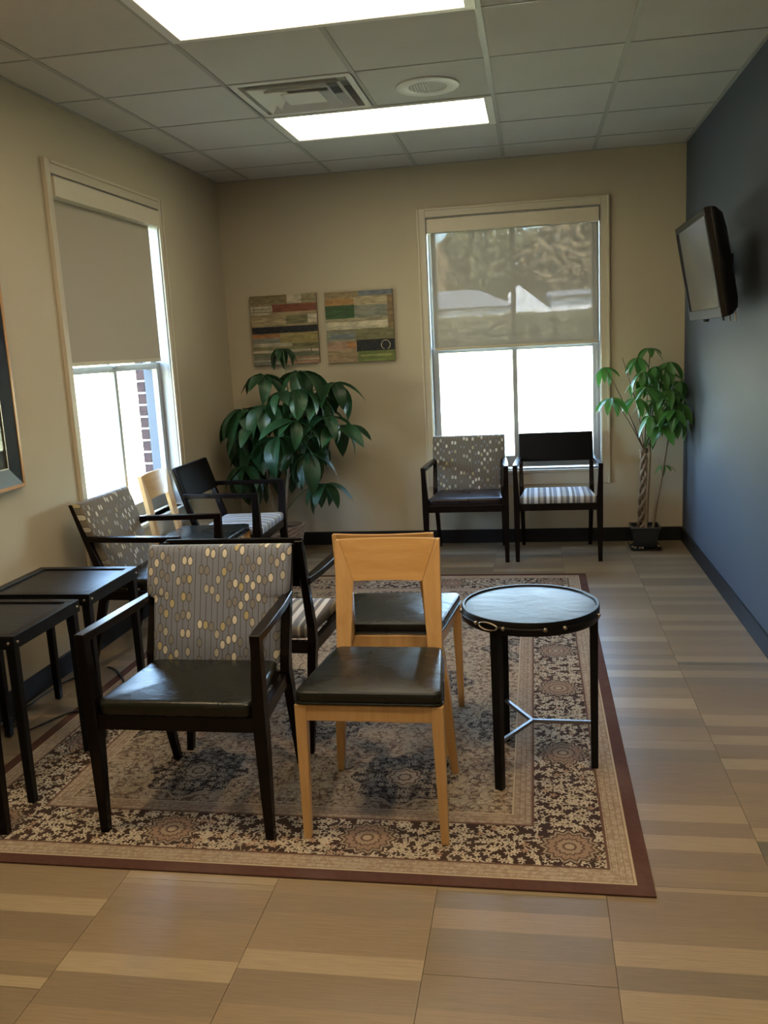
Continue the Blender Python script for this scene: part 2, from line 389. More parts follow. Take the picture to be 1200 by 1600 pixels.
def m_facecol():
    t = NT('painted_canvas'); a = t.n('Attribute', attribute_name='paint'); v = t.coord()
    n = t.noise(t.vmul(v, (9, 40, 34)), 1.0, 4, .7, dist=.6); f = t.noise(t.vmul(v, (30, 200, 90)), 1.0, 3, .7)
    c = t.mix(t.ss(n, .35, .7), t.mix(1.0, a.outputs['Color'], (.58,.58,.56), 'MULTIPLY'), t.mix(1.0, a.outputs['Color'], (1.12,1.1,1.05), 'MULTIPLY'))
    c = t.mix(t.math('MULTIPLY', t.ss(f, .55, .75), .35), c, (.26,.22,.15))
    t.set(c, .55, spec=.35); t.bump(f, .002, .5); return t.m

WALL_COL = (.49,.425,.305)
MT = dict(
    wall=m_wall('beige_wall_paint', WALL_COL), slate=m_wall('slate_wall_paint', (.078,.092,.116), .07),
    trim=plain('cream_trim_paint', (.55,.49,.37), .4, var=.03), val=plain('cream_valance', (.64,.57,.43), .45, var=.03), tile=m_floor_tile(), ceil=m_ceiling_tile(),
    grid=plain('ceiling_grid_metal', (.37,.355,.32), .5, var=.02), white=plain('white_metal', (.72,.70,.65), .4, var=.03),
    base=plain('black_rubber_base', (.007,.007,.008), .5, spec=.3, var=.2), slab=plain('dark_screed', (.07,.055,.04), .9),
    esp=m_wood('espresso_wood', (.0030,.0018,.0018), (.0075,.0038,.0034), .27, coat=.0, spec=.2), maple=m_wood('maple_wood', (.52,.30,.115), (.64,.40,.175), .34),
    maplex=m_wood('maple_wood_crosswise', (.50,.275,.095), (.62,.37,.15), .28, axis=0),
    leather=m_leather('dark_olive_leather', (.0095,.0105,.0085), .27, .45), leatherb=m_leather('dark_brown_leather', (.014,.009,.010), .28, .5),
    oval=m_oval('grey_oval_fabric', (.140,.158,.208), (.192,.212,.268)), ovalt=m_oval('tan_oval_fabric', (.125,.105,.080), (.175,.15,.115)), stripe=m_stripe(), darkback=plain('dark_brown_upholstery', (.005,.0038,.0036), .6, spec=.1, var=.2, scale=80),
    black=plain('black_steel', (.0045,.0045,.005), .36, .0, .2, .2), steel=plain('dark_brushed_steel', (.20,.21,.24), .38, .85, var=.15, scale=90),
    toplea=m_leather('blackish_table_leather', (.007,.007,.009), .34, .35), rivet=plain('rivet_metal', (.32,.28,.22), .32, .9),
    glass=m_glass(), sash=plain('sash_white_paint', (.36,.37,.37), .4, var=.03), extf=plain('grey_exterior_frame', (.032,.044,.070), .6),
    brick=plain('red_brick', (.042,.020,.020), .9, var=.35, scale=25, bump=.002), mortar=plain('pale_mortar', (.62,.60,.56), .95),
    shade=m_shade('mesh_shade_fabric', .13, (.36,.33,.275), .05), shade2=m_shade('dense_shade_fabric', .006, (.46,.41,.33), .05),
    plastic=plain('black_plastic', (.004,.004,.004), .4, spec=.3, var=.1), screen=plain('glossy_dark_screen', (.045,.05,.056), .12, spec=.9, var=.05),
    bez=plain('piano_black_bezel', (.022,.020,.017), .65, spec=.05), panel=m_emit('light_diffuser', (1.0,.87,.64), PANEL_EMIT), lamp=m_emit('warm_lamp_lens', (1.0,.74,.44), LAMP_EMIT),
    duct=plain('vent_inside', (.50,.48,.44), .7), leaf1=m_leaf('dark_green_leaf', (.016,.055,.020), (.08,.14,.06)), leaf2=m_leaf('bright_green_leaf', (.048,.155,.030), (.16,.28,.08)),
    bark=plain('pale_bark', (.19,.14,.085), .85, var=.35, scale=60, bump=.003), twig=plain('brown_twig', (.10,.06,.035), .8, var=.3), stalk=plain('green_stalk', (.07,.11,.035), .5, var=.2),
    basket=plain('woven_basket', (.25,.185,.125), .8, var=.3, scale=120, bump=.002), soil=plain('dark_potting_soil', (.045,.03,.02), .95, var=.5, scale=90, bump=.01),
    potb=plain('black_glazed_pot', (.012,.013,.015), .28, var=.2), paint=m_facecol(), canvas=plain('canvas_edge', (.16,.13,.09), .8),
    oak=m_wood('golden_oak_frame', (.42,.22,.08), (.56,.32,.13), .4), navy=plain('dark_navy_frame', (.010,.013,.018), .4, spec=.3), print=plain('dark_art_print', (.03,.03,.022), .5, var=.6, scale=6),
    cable=plain('black_cable', (.012,.011,.010), .5), chain=plain('bead_chain', (.40,.40,.38), .4),
    lawn=plain('lawn_grass', (.26,.25,.13), .95, var=.4, scale=.7), drive=plain('concrete_drive', (.50,.48,.44), .9, var=.1, scale=2), hedge=plain('hedge_leaves', (.17,.15,.08), .9, var=.5, scale=3),
    autumn=plain('autumn_leaves', (.22,.16,.085), .9, var=.4, scale=2), autumn2=plain('olive_leaves', (.15,.14,.07), .9, var=.4, scale=2), hwhite=plain('white_siding', (.78,.79,.80), .8, var=.04), hroof=plain('grey_shingles', (.30,.31,.34), .9, var=.2), hglass=plain('far_dark_glass', (.05,.06,.08), .2),
)

# ------------------------------------------------------------------ floor
flo = struct(part('floor', MB().box(XL-.02, XR+.02, YREAR, YB+.02, -.16, -.006), MT['slab']), 'striped tan vinyl tile floor')
FX = [-2.2731, -2.125, -1.667, -1.2095, -.752, -.2925, .1650, .6195, 1.033]
offs = [.0, .31, .62, .12, .45, .78, .22, .087, .5]
TL = .914
for i in range(len(FX) - 1):
    x0, x1 = FX[i], FX[i + 1]
    y = YREAR - TL + offs[i] * TL
    while y < YB:
        a, b = max(y, YREAR), min(y + TL, YB)
        if b - a > .02:
            g = .0007; w_, l_ = (x1 - x0) / 2 - g, (b - a) / 2 - g
            part('floor_tile', MB().box(-w_, w_, -l_, l_, -.006, 0), MT['tile'], flo, key=('ft', round(w_, 4), round(l_, 4)), loc=((x0 + x1) / 2, (a + b) / 2, 0))
        y += TL

# ------------------------------------------------------------------ walls (with window openings)
WB = (-.745, .468, .545, 2.368)               # back window opening: x0,x1,z0,z1
WLW = (4.118, 5.360, .545, 2.385)             # left window opening: y0,y1,z0,z1
b = MB(); x0, x1, z0, z1 = WB
for q in ((XL-WT, x0, -.2, H+.2), (x1, XR+WT, -.2, H+.2), (x0, x1, -.2, z0), (x0, x1, z1, H+.2)): b.box(q[0], q[1], YB, YB+WT, q[2], q[3])
struct(part('wall_back', b, MT['wall']), 'beige painted wall with the far window')
b = MB(); y0, y1, z0, z1 = WLW
for q in ((YREAR-.2, y0, -.2, H+.2), (y1, YB, -.2, H+.2), (y0, y1, -.2, z0), (y0, y1, z1, H+.2)): b.box(XL-WT, XL, q[0], q[1], q[2], q[3])
struct(part('wall_left', b, MT['wall']), 'beige painted wall with the side window')
struct(part('wall_right', MB().box(XR, XR+WT, YREAR-.2, YB, -.2, H+.2), MT['slate']), 'dark slate blue accent wall')
struct(part('wall_rear', MB().box(XL, XR, YREAR-.2, YREAR, -.2, H+.2), MT['wall']), 'beige wall behind the viewer')
def baseboard(name, x0, x1, y0, y1):
    struct(part(name, MB().box(x0, x1, y0, y1, 0, .102), MT['base'], bevel=.003))
baseboard('baseboard_back', XL+.012, XR-.012, YB-.012, YB)
baseboard('baseboard_left', XL, XL+.012, YREAR, YB)
baseboard('baseboard_right', XR-.012, XR, YREAR, YB)

# ------------------------------------------------------------------ ceiling with grid
cei = struct(part('ceiling', MB().box(XL-WT, XR+WT, YREAR-.2, YB+WT, H+.12, H+.3), MT['duct']), 'suspended ceiling of white mineral tiles')
CX = [XL, -2.0134, -1.4034, -.7934, -.1834, .4266, XR]
CY = [YB] + [6.0768 - .61 * k for k in range(13)]
CY = [y for y in CY if y > YREAR] + [YREAR]
TROF = {(2, 1): 0, (2, 3): 0}
LIGHTS = [4.8568, 3.0268, 1.1968, -.6332]      # near edge of each troffer, two columns wide
def in_light(i, ya): return i in (2, 3) and any(abs(ya - q) < .02 for q in LIGHTS)
VENT = (-1.4034, 4.2468)
for i in range(len(CX) - 1):
    for j in range(len(CY) - 1):
        xa, xb, yb_, ya = CX[i], CX[i+1], CY[j], CY[j+1]
        if in_light(i, ya) or (abs(xa - VENT[0]) < .01 and abs(ya - VENT[1]) < .01): continue
        w_, l_ = (xb - xa) / 2 - .004, (yb_ - ya) / 2 - .003
        part('ceiling_tile', MB().box(-w_, w_, -l_, l_, .001, .016), MT['ceil'], cei, key=('ct', round(w_, 3), round(l_, 3)), loc=((xa+xb)/2, (ya+yb_)/2, H))
for x in CX[1:-1]:
    segs = [(YREAR, YB)]
    if abs(x + .7934) < .01:
        segs = []; s0 = YREAR
        for q in sorted(LIGHTS): segs.append((s0, q)); s0 = q + .61
        segs.append((s0, YB))
    for a, b_ in segs: part('grid_bar', MB().box(x-.012, x+.012, a, b_, H-.003, H+.001), MT['grid'], cei)
for y in CY[1:-1]:
    part('grid_bar', MB().box(XL, XR, y-.006, y+.006, H-.0015, H+.001), MT['grid'], cei)
for q in ((XL, XL+.02, YREAR, YB), (XR-.02, XR, YREAR, YB), (XL, XR, YB-.014, YB)):
    part('wall_angle', MB().box(q[0], q[1], q[2], q[3], H-.004, H+.001), MT['grid'], cei)

# troffer lights
where = ['rectangular ceiling light panel beside the vent, nearest the far wall', 'large rectangular ceiling light panel cut off by the top of the picture', 'rectangular ceiling light panel overhead, just out of view', 'rectangular ceiling light panel at the rear of the room']
for q, lab in zip(LIGHTS, where):
    t = thing('ceiling_light', lab, 'ceiling light', (-.7934, q + .305, H), group='recessed ceiling light panels')
    fx, fy = .604, .300
    f = MB()
    for a in ((-fx, fx, -fy, -fy+.030), (-fx, fx, fy-.030, fy), (-fx, -fx+.042, -fy+.03, fy-.03), (fx-.042, fx, -fy+.03, fy-.03)): f.box(a[0], a[1], a[2], a[3], -.006, .03)
    part('frame', f, MT['white'], t, .002)
    part('diffuser', MB().box(-fx+.042, fx-.042, -fy+.03, fy-.03, .0, .012), MT['panel'], t)
    part('housing', MB().box(-fx+.01, fx-.01, -fy+.01, fy-.01, .032, .09), MT['white'], t)
# supply vent: square stepped diffuser
t = thing('ceiling_vent', 'square stepped air supply vent in the ceiling tiles', 'vent', (-1.0984, 4.5518, H))
def sq_ring(o, i, zo, zi, th=.004):
    m = MB()
    for k in range(4):
        a, b2 = k * PI / 2, (k + 1) * PI / 2
        P = lambda r, z, an: (r * math.sqrt(2) * math.cos(an + PI/4), r * math.sqrt(2) * math.sin(an + PI/4), z)
        m.hexa([P(o, zo, a), P(o, zo, b2), P(i, zi, b2), P(i, zi, a), P(o, zo+th, a), P(o, zo+th, b2), P(i, zi+th, b2), P(i, zi+th, a)])
    return m
part('flange', sq_ring(.300, .262, -.003, -.003), MT['white'], t)
part('throat', sq_ring(.262, .250, 0, .10), MT['duct'], t)
part('duct_back', MB().box(-.25, .25, -.25, .25, .10, .11), MT['duct'], t)
part('louver', sq_ring(.228, .170, -.012, .045), MT['white'], t)
part('louver', sq_ring(.160, .105, -.012, .045), MT['white'], t)
part('louver', MB().box(-.095, .095, -.095, .095, -.010, -.005), MT['white'], t)
# speaker
t = thing('ceiling_speaker', 'round white speaker grille set in the ceiling tile beside the vent', 'speaker', (-.487, 4.585, H))
part('ring', MB().lathe([(.155, .0), (.155, -.006), (.148, -.010), (.100, -.010), (.092, -.004), (.092, .0)], 40), MT['white'], t, smooth=40)
part('grille', MB().lathe([(.091, -.001), (.091, -.0045), (.05, -.007), (.01, -.0078)], 36), MT['grid'], t, smooth=40)
for k in range(-5, 6):
    hw = math.sqrt(.088**2 - (k * .015)**2); part('slat', MB().box(k*.015-.002, k*.015+.002, -hw, hw, -.0095, -.0045), MT['white'], t, key=('sps', abs(k)))
# warm downlights nearer the viewer
for (x, y), lab in zip([(-1.7084, 2.112), (.1216, 1.50), (.73, 2.112)], ['small warm recessed downlight by the left wall', 'small warm recessed downlight above the walkway', 'small warm recessed downlight by the slate wall']):
    t = thing('downlight', lab, 'ceiling light', (x, y, H), group='warm recessed downlights')
    part('trim_ring', MB().lathe([(.085, .0), (.085, -.005), (.078, -.008), (.062, -.006), (.060, .0)], 28), MT['white'], t, smooth=40)
    part('lens', MB().lathe([(.060, -.001), (.060, -.004), (.02, -.0055)], 24), MT['lamp'], t)

# ------------------------------------------------------------------ windows
def make_window(name, lab, loc, rz, op, brick=True):
    u0, u1, z0, z1 = op; cu = (u0 + u1) / 2
    t = bpy.data.objects.new(name, None); COL.objects.link(t); t.location = loc; t.rotation_euler = (0, 0, rz); t['kind'] = 'structure'; t['label'] = lab
    cw = .060
    # casing: flat board plus raised outer bead (w<0 is into the room)
    def casing(a0, a1, b0, b1, side):
        m = MB().box(a0, a1, -.014, 0, b0, b1)
        o = part('casing', m, MT['trim'], t, .002)
        q = .016
        bx = {'l': (a0, a0+q, b0, b1), 'r': (a1-q, a1, b0, b1), 't': (a0, a1, b1-q, b1), 'b': (a0, a1, b0, b0+q)}[side]
        part('bead', MB().box(bx[0], bx[1], -.022, -.0135, bx[2], bx[3]), MT['trim'], o, .003)
    casing(u0-cw, u0, z0-.11, z1+cw, 'l'); casing(u1, u1+cw, z0-.11, z1+cw, 'r'); casing(u0, u1, z1, z1+cw, 't')
    part('sill', MB().box(u0, u1, -.030, .075, z0-.022, z0), MT['trim'], t, .004)
    part('apron', MB().box(u0, u1, -.013, 0, z0-.11, z0-.022), MT['trim'], t, .002)
    for a in ((u0, u0+.006), (u1-.006, u1)): part('jamb', MB().box(a[0], a[1], 0, WT*.72, z0, z1), MT['sash'], t)
    part('jamb', MB().box(u0, u1, 0, WT*.72, z1-.006, z1), MT['sash'], t)
    def sash(zb, zt, w0, nm):
        w1 = w0 + .034; st = .046; br = .085 if nm == 'lower_sash' else .036; tr = .036
        a0, a1 = u0 + .008, u1 - .008
        m = MB().box(a0, a0+st, w0, w1, zb, zt).box(a1-st, a1, w0, w1, zb, zt).box(a0+st, a1-st, w0, w1, zb, zb+br).box(a0+st, a1-st, w0, w1, zt-tr, zt)
        s_ = part(nm, m, MT['sash'], t, .003)
        part('muntin', MB().box(cu-.017, cu+.017, w0, w1, zb+br, zt-tr), MT['sash'], s_, .003)
        for p0, p1 in ((a0+st, cu-.017), (cu+.017, a1-st)):
            part('pane', MB().box(p0, p1, w0+.015, w0+.019, zb+br, zt-tr), MT['glass'], s_)
        return s_
    mid = (z0 + z1) / 2 - .025
    sash(z0 + .012, mid + .020, .070, 'lower_sash'); sash(mid - .018, z1 - .008, .107, 'upper_sash')
    part('sash_lock', MB().box(cu-.03, cu+.03, .055, .07, mid+.006, mid+.018), MT['sash'], t, .003)
    # outer frame and brick reveal
    for a in ((u0-.001, u0+.035), (u1-.035, u1+.001)): part('outer_frame', MB().box(a[0], a[1], .106, WT-.06, z0, mid-.022).box(a[0], a[1], .143, WT-.06, mid-.022, z1), MT['extf'], t)
    for side, a0 in ((-1, u0 - .112), (1, u1 - .033)):
        part('mortar_pier', MB().box(a0+.008, a0+.137, WT-.055, WT-.006, z0-.02, z1+.02), MT['mortar'], t)
        k = 0; z = z0 - .02
        while z < z1:
            e = 0.0 if k % 2 == 0 else .004
            part('brick', MB().box(0, .145, -.056, -.002, 0, .064), MT['brick'], t, .002, key=('brk',), loc=(a0+e*side, WT, z)); z += .0755; k += 1
    part('outer_sill', MB().box(u0-.05, u1+.05, WT-.07, WT+.09, z0-.05, z0-.002), MT['mortar'], t, .004)
    return t
make_window('window_1', 'tall double-hung window in the far wall, above two chairs', (0, YB, 0), 0, WB)
make_window('window_2', 'tall double-hung window in the left wall, above the row of chairs', (XL, 0, 0), PI/2, WLW)

def roller(lab, loc, rz, op, zbot, gap0, gap1, fab, chain_u):
    u0, u1, z0, z1 = op
    t = thing('roller_shade', lab, 'window shade', loc, rz, 'half lowered roller shades')
    part('valance', MB().box(u0+.010, u1-.010, -.024, .062, z1-.108, z1-.014), MT['val'], t, .004)
    part('fabric', MB().box(u0+gap0, u1-gap1, .030, .0312, zbot+.018, z1-.10), fab, t)
    part('hem_bar', MB().box(u0+gap0, u1-gap1, .026, .036, zbot, zbot+.020), MT['trim'], t, .003)
    pts = []
    for k in range(29):
        z = z1 - .11 - k * .0535; pts.append((chain_u, .020, z))
    lo = pts[-1][2]; loop = pts + [(chain_u + .006, .020, lo-.02), (chain_u+.014, .020, lo-.026), (chain_u+.022, .020, lo-.02)] + [(chain_u+.028, .020, p[2]) for p in reversed(pts)]
    c = MB().tube(loop, .0014, 5); part('bead_chain', c, MT['chain'], t)
roller('tan mesh roller shade half lowered over the far window', (0, YB, 0), 0, WB, 1.436, .032, .014, MT['shade'], WB[1]-.030)
roller('plain beige roller shade half lowered over the left window', (XL, 0, 0), PI/2, WLW, 1.468, .020, .072, MT['shade2'], WLW[1]-.045)

# ------------------------------------------------------------------ rug
RX0, RX1, RY0, RY1, RT = -2.0, .296, 2.203, 5.552, .006
rug = part('area_rug', MB().box(-(RX1-RX0)/2, (RX1-RX0)/2, -(RY1-RY0)/2, (RY1-RY0)/2, 0, RT), m_rug((RX1-RX0)/2, (RY1-RY0)/2), loc=((RX0+RX1)/2, (RY0+RY1)/2, .0005), bevel=.002)
tag(rug, 'large brown and ivory floral patterned rug under the chairs', 'rug')
ZR = RT + .0005

# ------------------------------------------------------------------ seating
def ring_pts(hf, hr, yf, yr, inset, z, rad=.03, n=6, crown=None):
    # rounded trapezoid, front at yf (negative) and rear at yr
    c = [(-hf+inset, yf+inset), (hf-inset, yf+inset), (hr-inset, yr-inset), (-hr+inset, yr-inset)]
    out = []
    r = max(.004, rad - inset * .3)
    cent = [(c[0][0]+r, c[0][1]+r, PI), (c[1][0]-r, c[1][1]+r, 1.5*PI), (c[2][0]-r, c[2][1]-r, 0), (c[3][0]+r, c[3][1]-r, .5*PI)]
    for x, y, a in cent:
        for k in range(n + 1):
            an = a + k / n * PI / 2; out.append((x + r*math.cos(an), y + r*math.sin(an), z))
    return out
def cushion(hf, hr, yf, yr, z0, z1, crown=.012, rad=.03, er=.016):
    rings = [ring_pts(hf, hr, yf, yr, .010, z0, rad), ring_pts(hf, hr, yf, yr, .001, z0+.006, rad)]
    for k in range(5):
        a = k / 4 * PI / 2; rings.append(ring_pts(hf, hr, yf, yr, er * (1 - math.cos(a)), z1 - er + er * math.sin(a), rad))
    base = rings[-1]; cx = sum(p[0] for p in base) / len(base); cyy = sum(p[1] for p in base) / len(base)
    for s in (.9, .75, .5, .25, .08):
        rings.append([(cx + (p[0]-cx)*s, cyy + (p[1]-cyy)*s, z1 + crown * (1 - s*s)) for p in base])
    return MB().loft(rings)
def yb_arm(z): return .135 + (z - .42) * (.262 - .135) / .40      # line of the reclined back posts
def armchair(lab, loc, rz, kind, group, seat_mat=None, back_mat=None):
    t = thing('armchair', lab, 'chair', loc, rz, group)
    E = MT['esp']
    for s in (-1, 1):
        part('front_leg', MB().post([(s*.274,-.255,0,.027,.027),(s*.272,-.252,.34,.040,.046),(s*.272,-.252,.42,.040,.050),(s*.278,-.256,.60,.030,.040),(s*.279,-.257,.664,.030,.038)]), E, t, .0022, None, key=('afl', s), seg=1)
        part('rear_leg', MB().post([(s*.238,.250,0,.025,.027),(s*.242,.160,.33,.032,.042),(s*.243,.136,.40,.033,.046),(s*.244,.142,.46,.031,.040),(s*.248,.264,.818,.026,.022)]), E, t, .0022, None, key=('arl', s), seg=1)
        part('armrest', MB().rail([(s*.279,-.277,.651,.031,.028),(s*.275,-.20,.651,.038,.026),(s*.262,.05,.651,.036,.026),(s*.250,.205,.651,.028,.028)]), E, t, .0022, None, key=('aar', s), seg=1)
        part('side_rail', MB().rail([(s*.262,-.24,.378,.024,.046),(s*.236,.135,.372,.024,.046)]), E, t, .002, key=('asr', s))
    part('front_rail', MB().box(-.254, .254, -.268, -.244, .353, .402), E, t, .003, key=('afr',))
    part('back_rail', MB().box(-.232, .232, .118, .142, .350, .398), E, t, .003, key=('abr',))
    if kind == 'oval':
        rings = []
        def sec(z, hw, y0, y1):
            r = .012; f = y0 - .004
            return [(-hw, y1, z), (-hw, y0+r, z), (-hw+.004, y0+.004, z), (-hw+r, y0, z), (-hw*.5, f, z), (0, f-.001, z), (hw*.5, f, z), (hw-r, y0, z), (hw-.004, y0+.004, z), (hw, y0+r, z), (hw, y1, z)]
        for z, hw, th in ((.428,.222,.034),(.440,.226,.042),(.55,.227,.044),(.652,.230,.044),(.658,.246,.044),(.668,.257,.044),(.70,.259,.044),(.80,.260,.042),(.815,.259,.040),(.824,.256,.026)):
            y = yb_arm(z); o = .004 if z < .655 else -.008
            if z > .82: rings.append([(p[0], p[1], z) for p in sec(z, hw, y - .040, y - .014)])
            else: rings.append(sec(z, hw, y - .008 - th, y - o))
        part('back_cushion', MB().loft(rings), back_mat or MT['oval'], t, 0, 45, key=('aov', (back_mat or MT['oval']).name), label='fabric back with ovals strung on wavy lines')
        part('back_shell', MB().hexa([(-.23,yb_arm(.45)+.002,.45),(.23,yb_arm(.45)+.002,.45),(.23,yb_arm(.45)+.010,.45),(-.23,yb_arm(.45)+.010,.45),(-.235,yb_arm(.82)-.008,.818),(.235,yb_arm(.82)-.008,.818),(.235,yb_arm(.82)+.004,.818),(-.235,yb_arm(.82)+.004,.818)]), E, t, .002, key=('abs',))
    else:
        z0, z1 = .628, .824
        part('back_panel', MB().loft([[(-.258,yb_arm(z)-.030-(.004 if z0 < z < z1 else 0),z),(0,yb_arm(z)-.033,z),(.258,yb_arm(z)-.030,z),(.258,yb_arm(z)-.008,z),(0,yb_arm(z)-.008,z),(-.258,yb_arm(z)-.008,z)] for z in (z0, .65, .73, .80, z1)]), MT['darkback'], t, .005, 40, key=('abp',))
    part('seat_cushion', cushion(.252, .224, -.272, .118, .400, .450, .014), seat_mat or MT['leather'], t, 0, 60, key=('ase', (seat_mat or MT['leather']).name))
    return t

def wood_chair(lab, loc, rz, group):
    t = thing('side_chair', lab, 'chair', loc, rz, group)
    Wd = MT['maple']
    lean = lambda z: .158 + (z - .44) * (.226 - .158) / .398
    for s in (-1, 1):
        part('front_leg', MB().post([(s*.213,-.243,0,.023,.024),(s*.206,-.241,.41,.036,.036),(s*.206,-.241,.442,.036,.036)]), Wd, t, .002, key=('wfl', s))
        part('rear_leg', MB().post([(s*.205,.207,0,.024,.026),(s*.178,.162,.36,.040,.044),(s*.160,.160,.44,.044,.042)]), Wd, t, .002, key=('wrl', s))
        part('side_rail', MB().rail([(s*.197,-.225,.415,.022,.052),(s*.168,.15,.415,.022,.052)]), Wd, t, .002, key=('wsr', s))
        # mitred back post: outer edge straight, inner edge flares to the crest joint
        prof = [(.44,.134,.181),(.55,.128,.181),(.70,.1192,.180),(.765,.1414,.180),(.838,.1664,.179)]
        rings = []
        for z, xi, xo in prof:
            y = lean(z); rings.append([(s*xi,y-.011,z),(s*xo,y-.014,z),(s*xo,y+.012,z),(s*xi,y+.011,z)])
        part('back_post', MB().loft(rings), Wd, t, .0012, key=('wbp', s))
    part('front_rail', MB().box(-.19, .19, -.255, -.233, .390, .441), Wd, t, .002, key=('wfr',))
    part('back_rail', MB().box(-.165, .165, .140, .165, .390, .441), Wd, t, .002, key=('wbr',))
    n = 14; fr = []; vs = []; fs = []
    zz = (.70, .735, .77, .805, .838); hw = {.70:.118, .735:.130, .77:.1417, .805:.1536, .838:.165}
    for side in (0, 1):
        for z in zz:
            for k in range(n + 1):
                u = -1 + 2*k/n; bow = (.012 + (z-.70)*.06) * (1 - u*u)
                vs.append((u*hw[z], lean(z) + bow + (-.011 if side == 0 else .011), z))
    R = n + 1; NV = R * len(zz)
    for j in range(len(zz) - 1):
        for k in range(n):
            a = j*R + k; fs.append((a, a+1, a+1+R, a+R)); fs.append((NV+a, NV+a+R, NV+a+1+R, NV+a+1))
    for k in range(n):
        fs.append((k, k+NV, k+1+NV, k+1)); a = (len(zz)-1)*R + k; fs.append((a, a+1, a+1+NV, a+NV))
    for j in range(len(zz) - 1):
        fs.append((j*R, (j+1)*R, (j+1)*R+NV, j*R+NV)); a = j*R + n; fs.append((a, a+NV, a+R+NV, a+R))
    part('crest_panel', MB().add(vs, fs), MT['maplex'], t, 0, 35, key=('wcr',), label='curved maple crest panel with mitred joints')
    se = part('seat_cushion', cushion(.222, .186, -.262, .150, .441, .484, .010, .028, .012), MT['leather'], t, 0, 60, key=('wse',))
    part('piping', MB().tube(ring_pts(.223, .187, -.263, .151, .0, .449, .028), .0035, 6, True), MT['leather'], se, 0, 60, key=('wpi',))
    part('piping', MB().tube(ring_pts(.223, .187, -.263, .151, .004, .478, .028), .0028, 6, True), MT['leather'], se, 0, 60, key=('wpi2',))
    return t

GA, GW = 'dark framed waiting room armchairs', 'maple side chairs'
armchair('dark armchair with oval-patterned back facing the viewer in front', (-1.107, 2.650, ZR), 0, 'oval', GA)
armchair('dark armchair with striped seat facing away, back to back with the front armchair', (-1.088, 3.228, ZR), PI, 'striped', GA, MT['stripe'])
wood_chair('maple chair with dark leather seat facing the viewer beside the front armchair', (-.504, 2.655, ZR), 0, GW)
wood_chair('maple chair facing the far window, back to back with the front maple chair', (-.536, 3.197, ZR), PI, GW)
armchair('dark armchair at the left picture edge, only one leg showing', (-1.965, 2.080, ZR), PI/2, 'oval', GA, None, MT['ovalt'])
armchair('oval-backed armchair with its back to the left wall, beside the square tables', (-1.912, 4.052, ZR), PI/2, 'oval', GA, None, MT['ovalt'])
wood_chair('maple chair under the left window between two dark armchairs', (-1.955, 4.735, ZR), PI/2, GW)
armchair('dark armchair with striped seat by the left wall next to the big plant', (-1.906, 5.235, ZR), PI/2, 'striped', GA, MT['stripe'])
armchair('oval-backed armchair with brown leather seat under the far window', (-.478, 6.140, 0), 0, 'oval', GA, MT['leatherb'], MT['ovalt'])
armchair('dark armchair with open back and striped seat under the far window', (.139, 6.146, 0), 0, 'striped', GA, MT['stripe'])

# ------------------------------------------------------------------ tables
def round_table():
    t = thing('round_side_table', 'small round black three-legged table standing on the rug', 'table', (-.030, 2.935, ZR))
    R, ZT = .232, .598
    part('rim', MB().lathe([(R-.014,ZT-.046),(R-.002,ZT-.046),(R,ZT-.043),(R,ZT-.003),(R-.002,ZT),(R-.010,ZT),(R-.012,ZT-.003),(R-.012,ZT-.012)], 72), MT['black'], t, 0, 40)
    part('top', MB().lathe([(R-.013,ZT-.016),(R-.013,ZT-.0045),(R-.05,ZT-.0035),(.02,ZT-.0035)], 72), MT['toplea'], t, 0, 50)
    part('under_plate', MB().lathe([(R-.014,ZT-.030),(R-.014,ZT-.018)], 48), MT['black'], t)
    angs = [math.radians(a) for a in (-121.0, -1.0, 119.0)]
    for a in angs:
        lr = R - .020; c, s_ = math.cos(a), math.sin(a)
        o = part('leg', MB().post([(0,0,0,.024,.028),(0,0,.30,.026,.030),(0,0,ZT-.018,.028,.032)]), MT['black'], t, .002, key=('rtl',), loc=(lr*c, lr*s_, 0), rot=(0, 0, a))
        part('stretcher', MB().bar((0,0,.166), (lr-.012,0,.166), .012, .012), MT['steel'], t, .001, key=('rts',), rot=(0, 0, a))
    # strap band, studs and oval ring on the rim
    def arc(a0, a1, z, r, n=14): return [((R+r)*math.cos(a0+(a1-a0)*k/n), (R+r)*math.sin(a0+(a1-a0)*k/n), z) for k in range(n+1)]
    zc = ZT - .023
    for a0, a1 in ((-172, -140), (-117, -80), (-60, -20), (20, 60), (75, 105), (125, 160)):
        part('strap', MB().tube(arc(math.radians(a0), math.radians(a1), zc, .001), .0042, 8), MT['black'], t, 0, 50)
    for a in (-138, -111, -78, -62, -18, 18, 62, 73, 107, 123, 162, -174):
        r_ = math.radians(a); part('stud', MB().ball((0,0,0), .0075, 10, 6), MT['rivet'], t, 0, 60, key=('stud',), loc=((R+.003)*math.cos(r_), (R+.003)*math.sin(r_), zc))
    a0 = math.radians(-125); pts = []
    for k in range(28):
        th = 2*PI*k/28; aa = a0 + .155*math.cos(th); z = zc + .0125*math.sin(th); pts.append(((R+.005)*math.cos(aa), (R+.005)*math.sin(aa), z))
    part('oval_ring', MB().tube(pts, .0028, 6, True), MT['rivet'], t, 0, 60)
round_table()

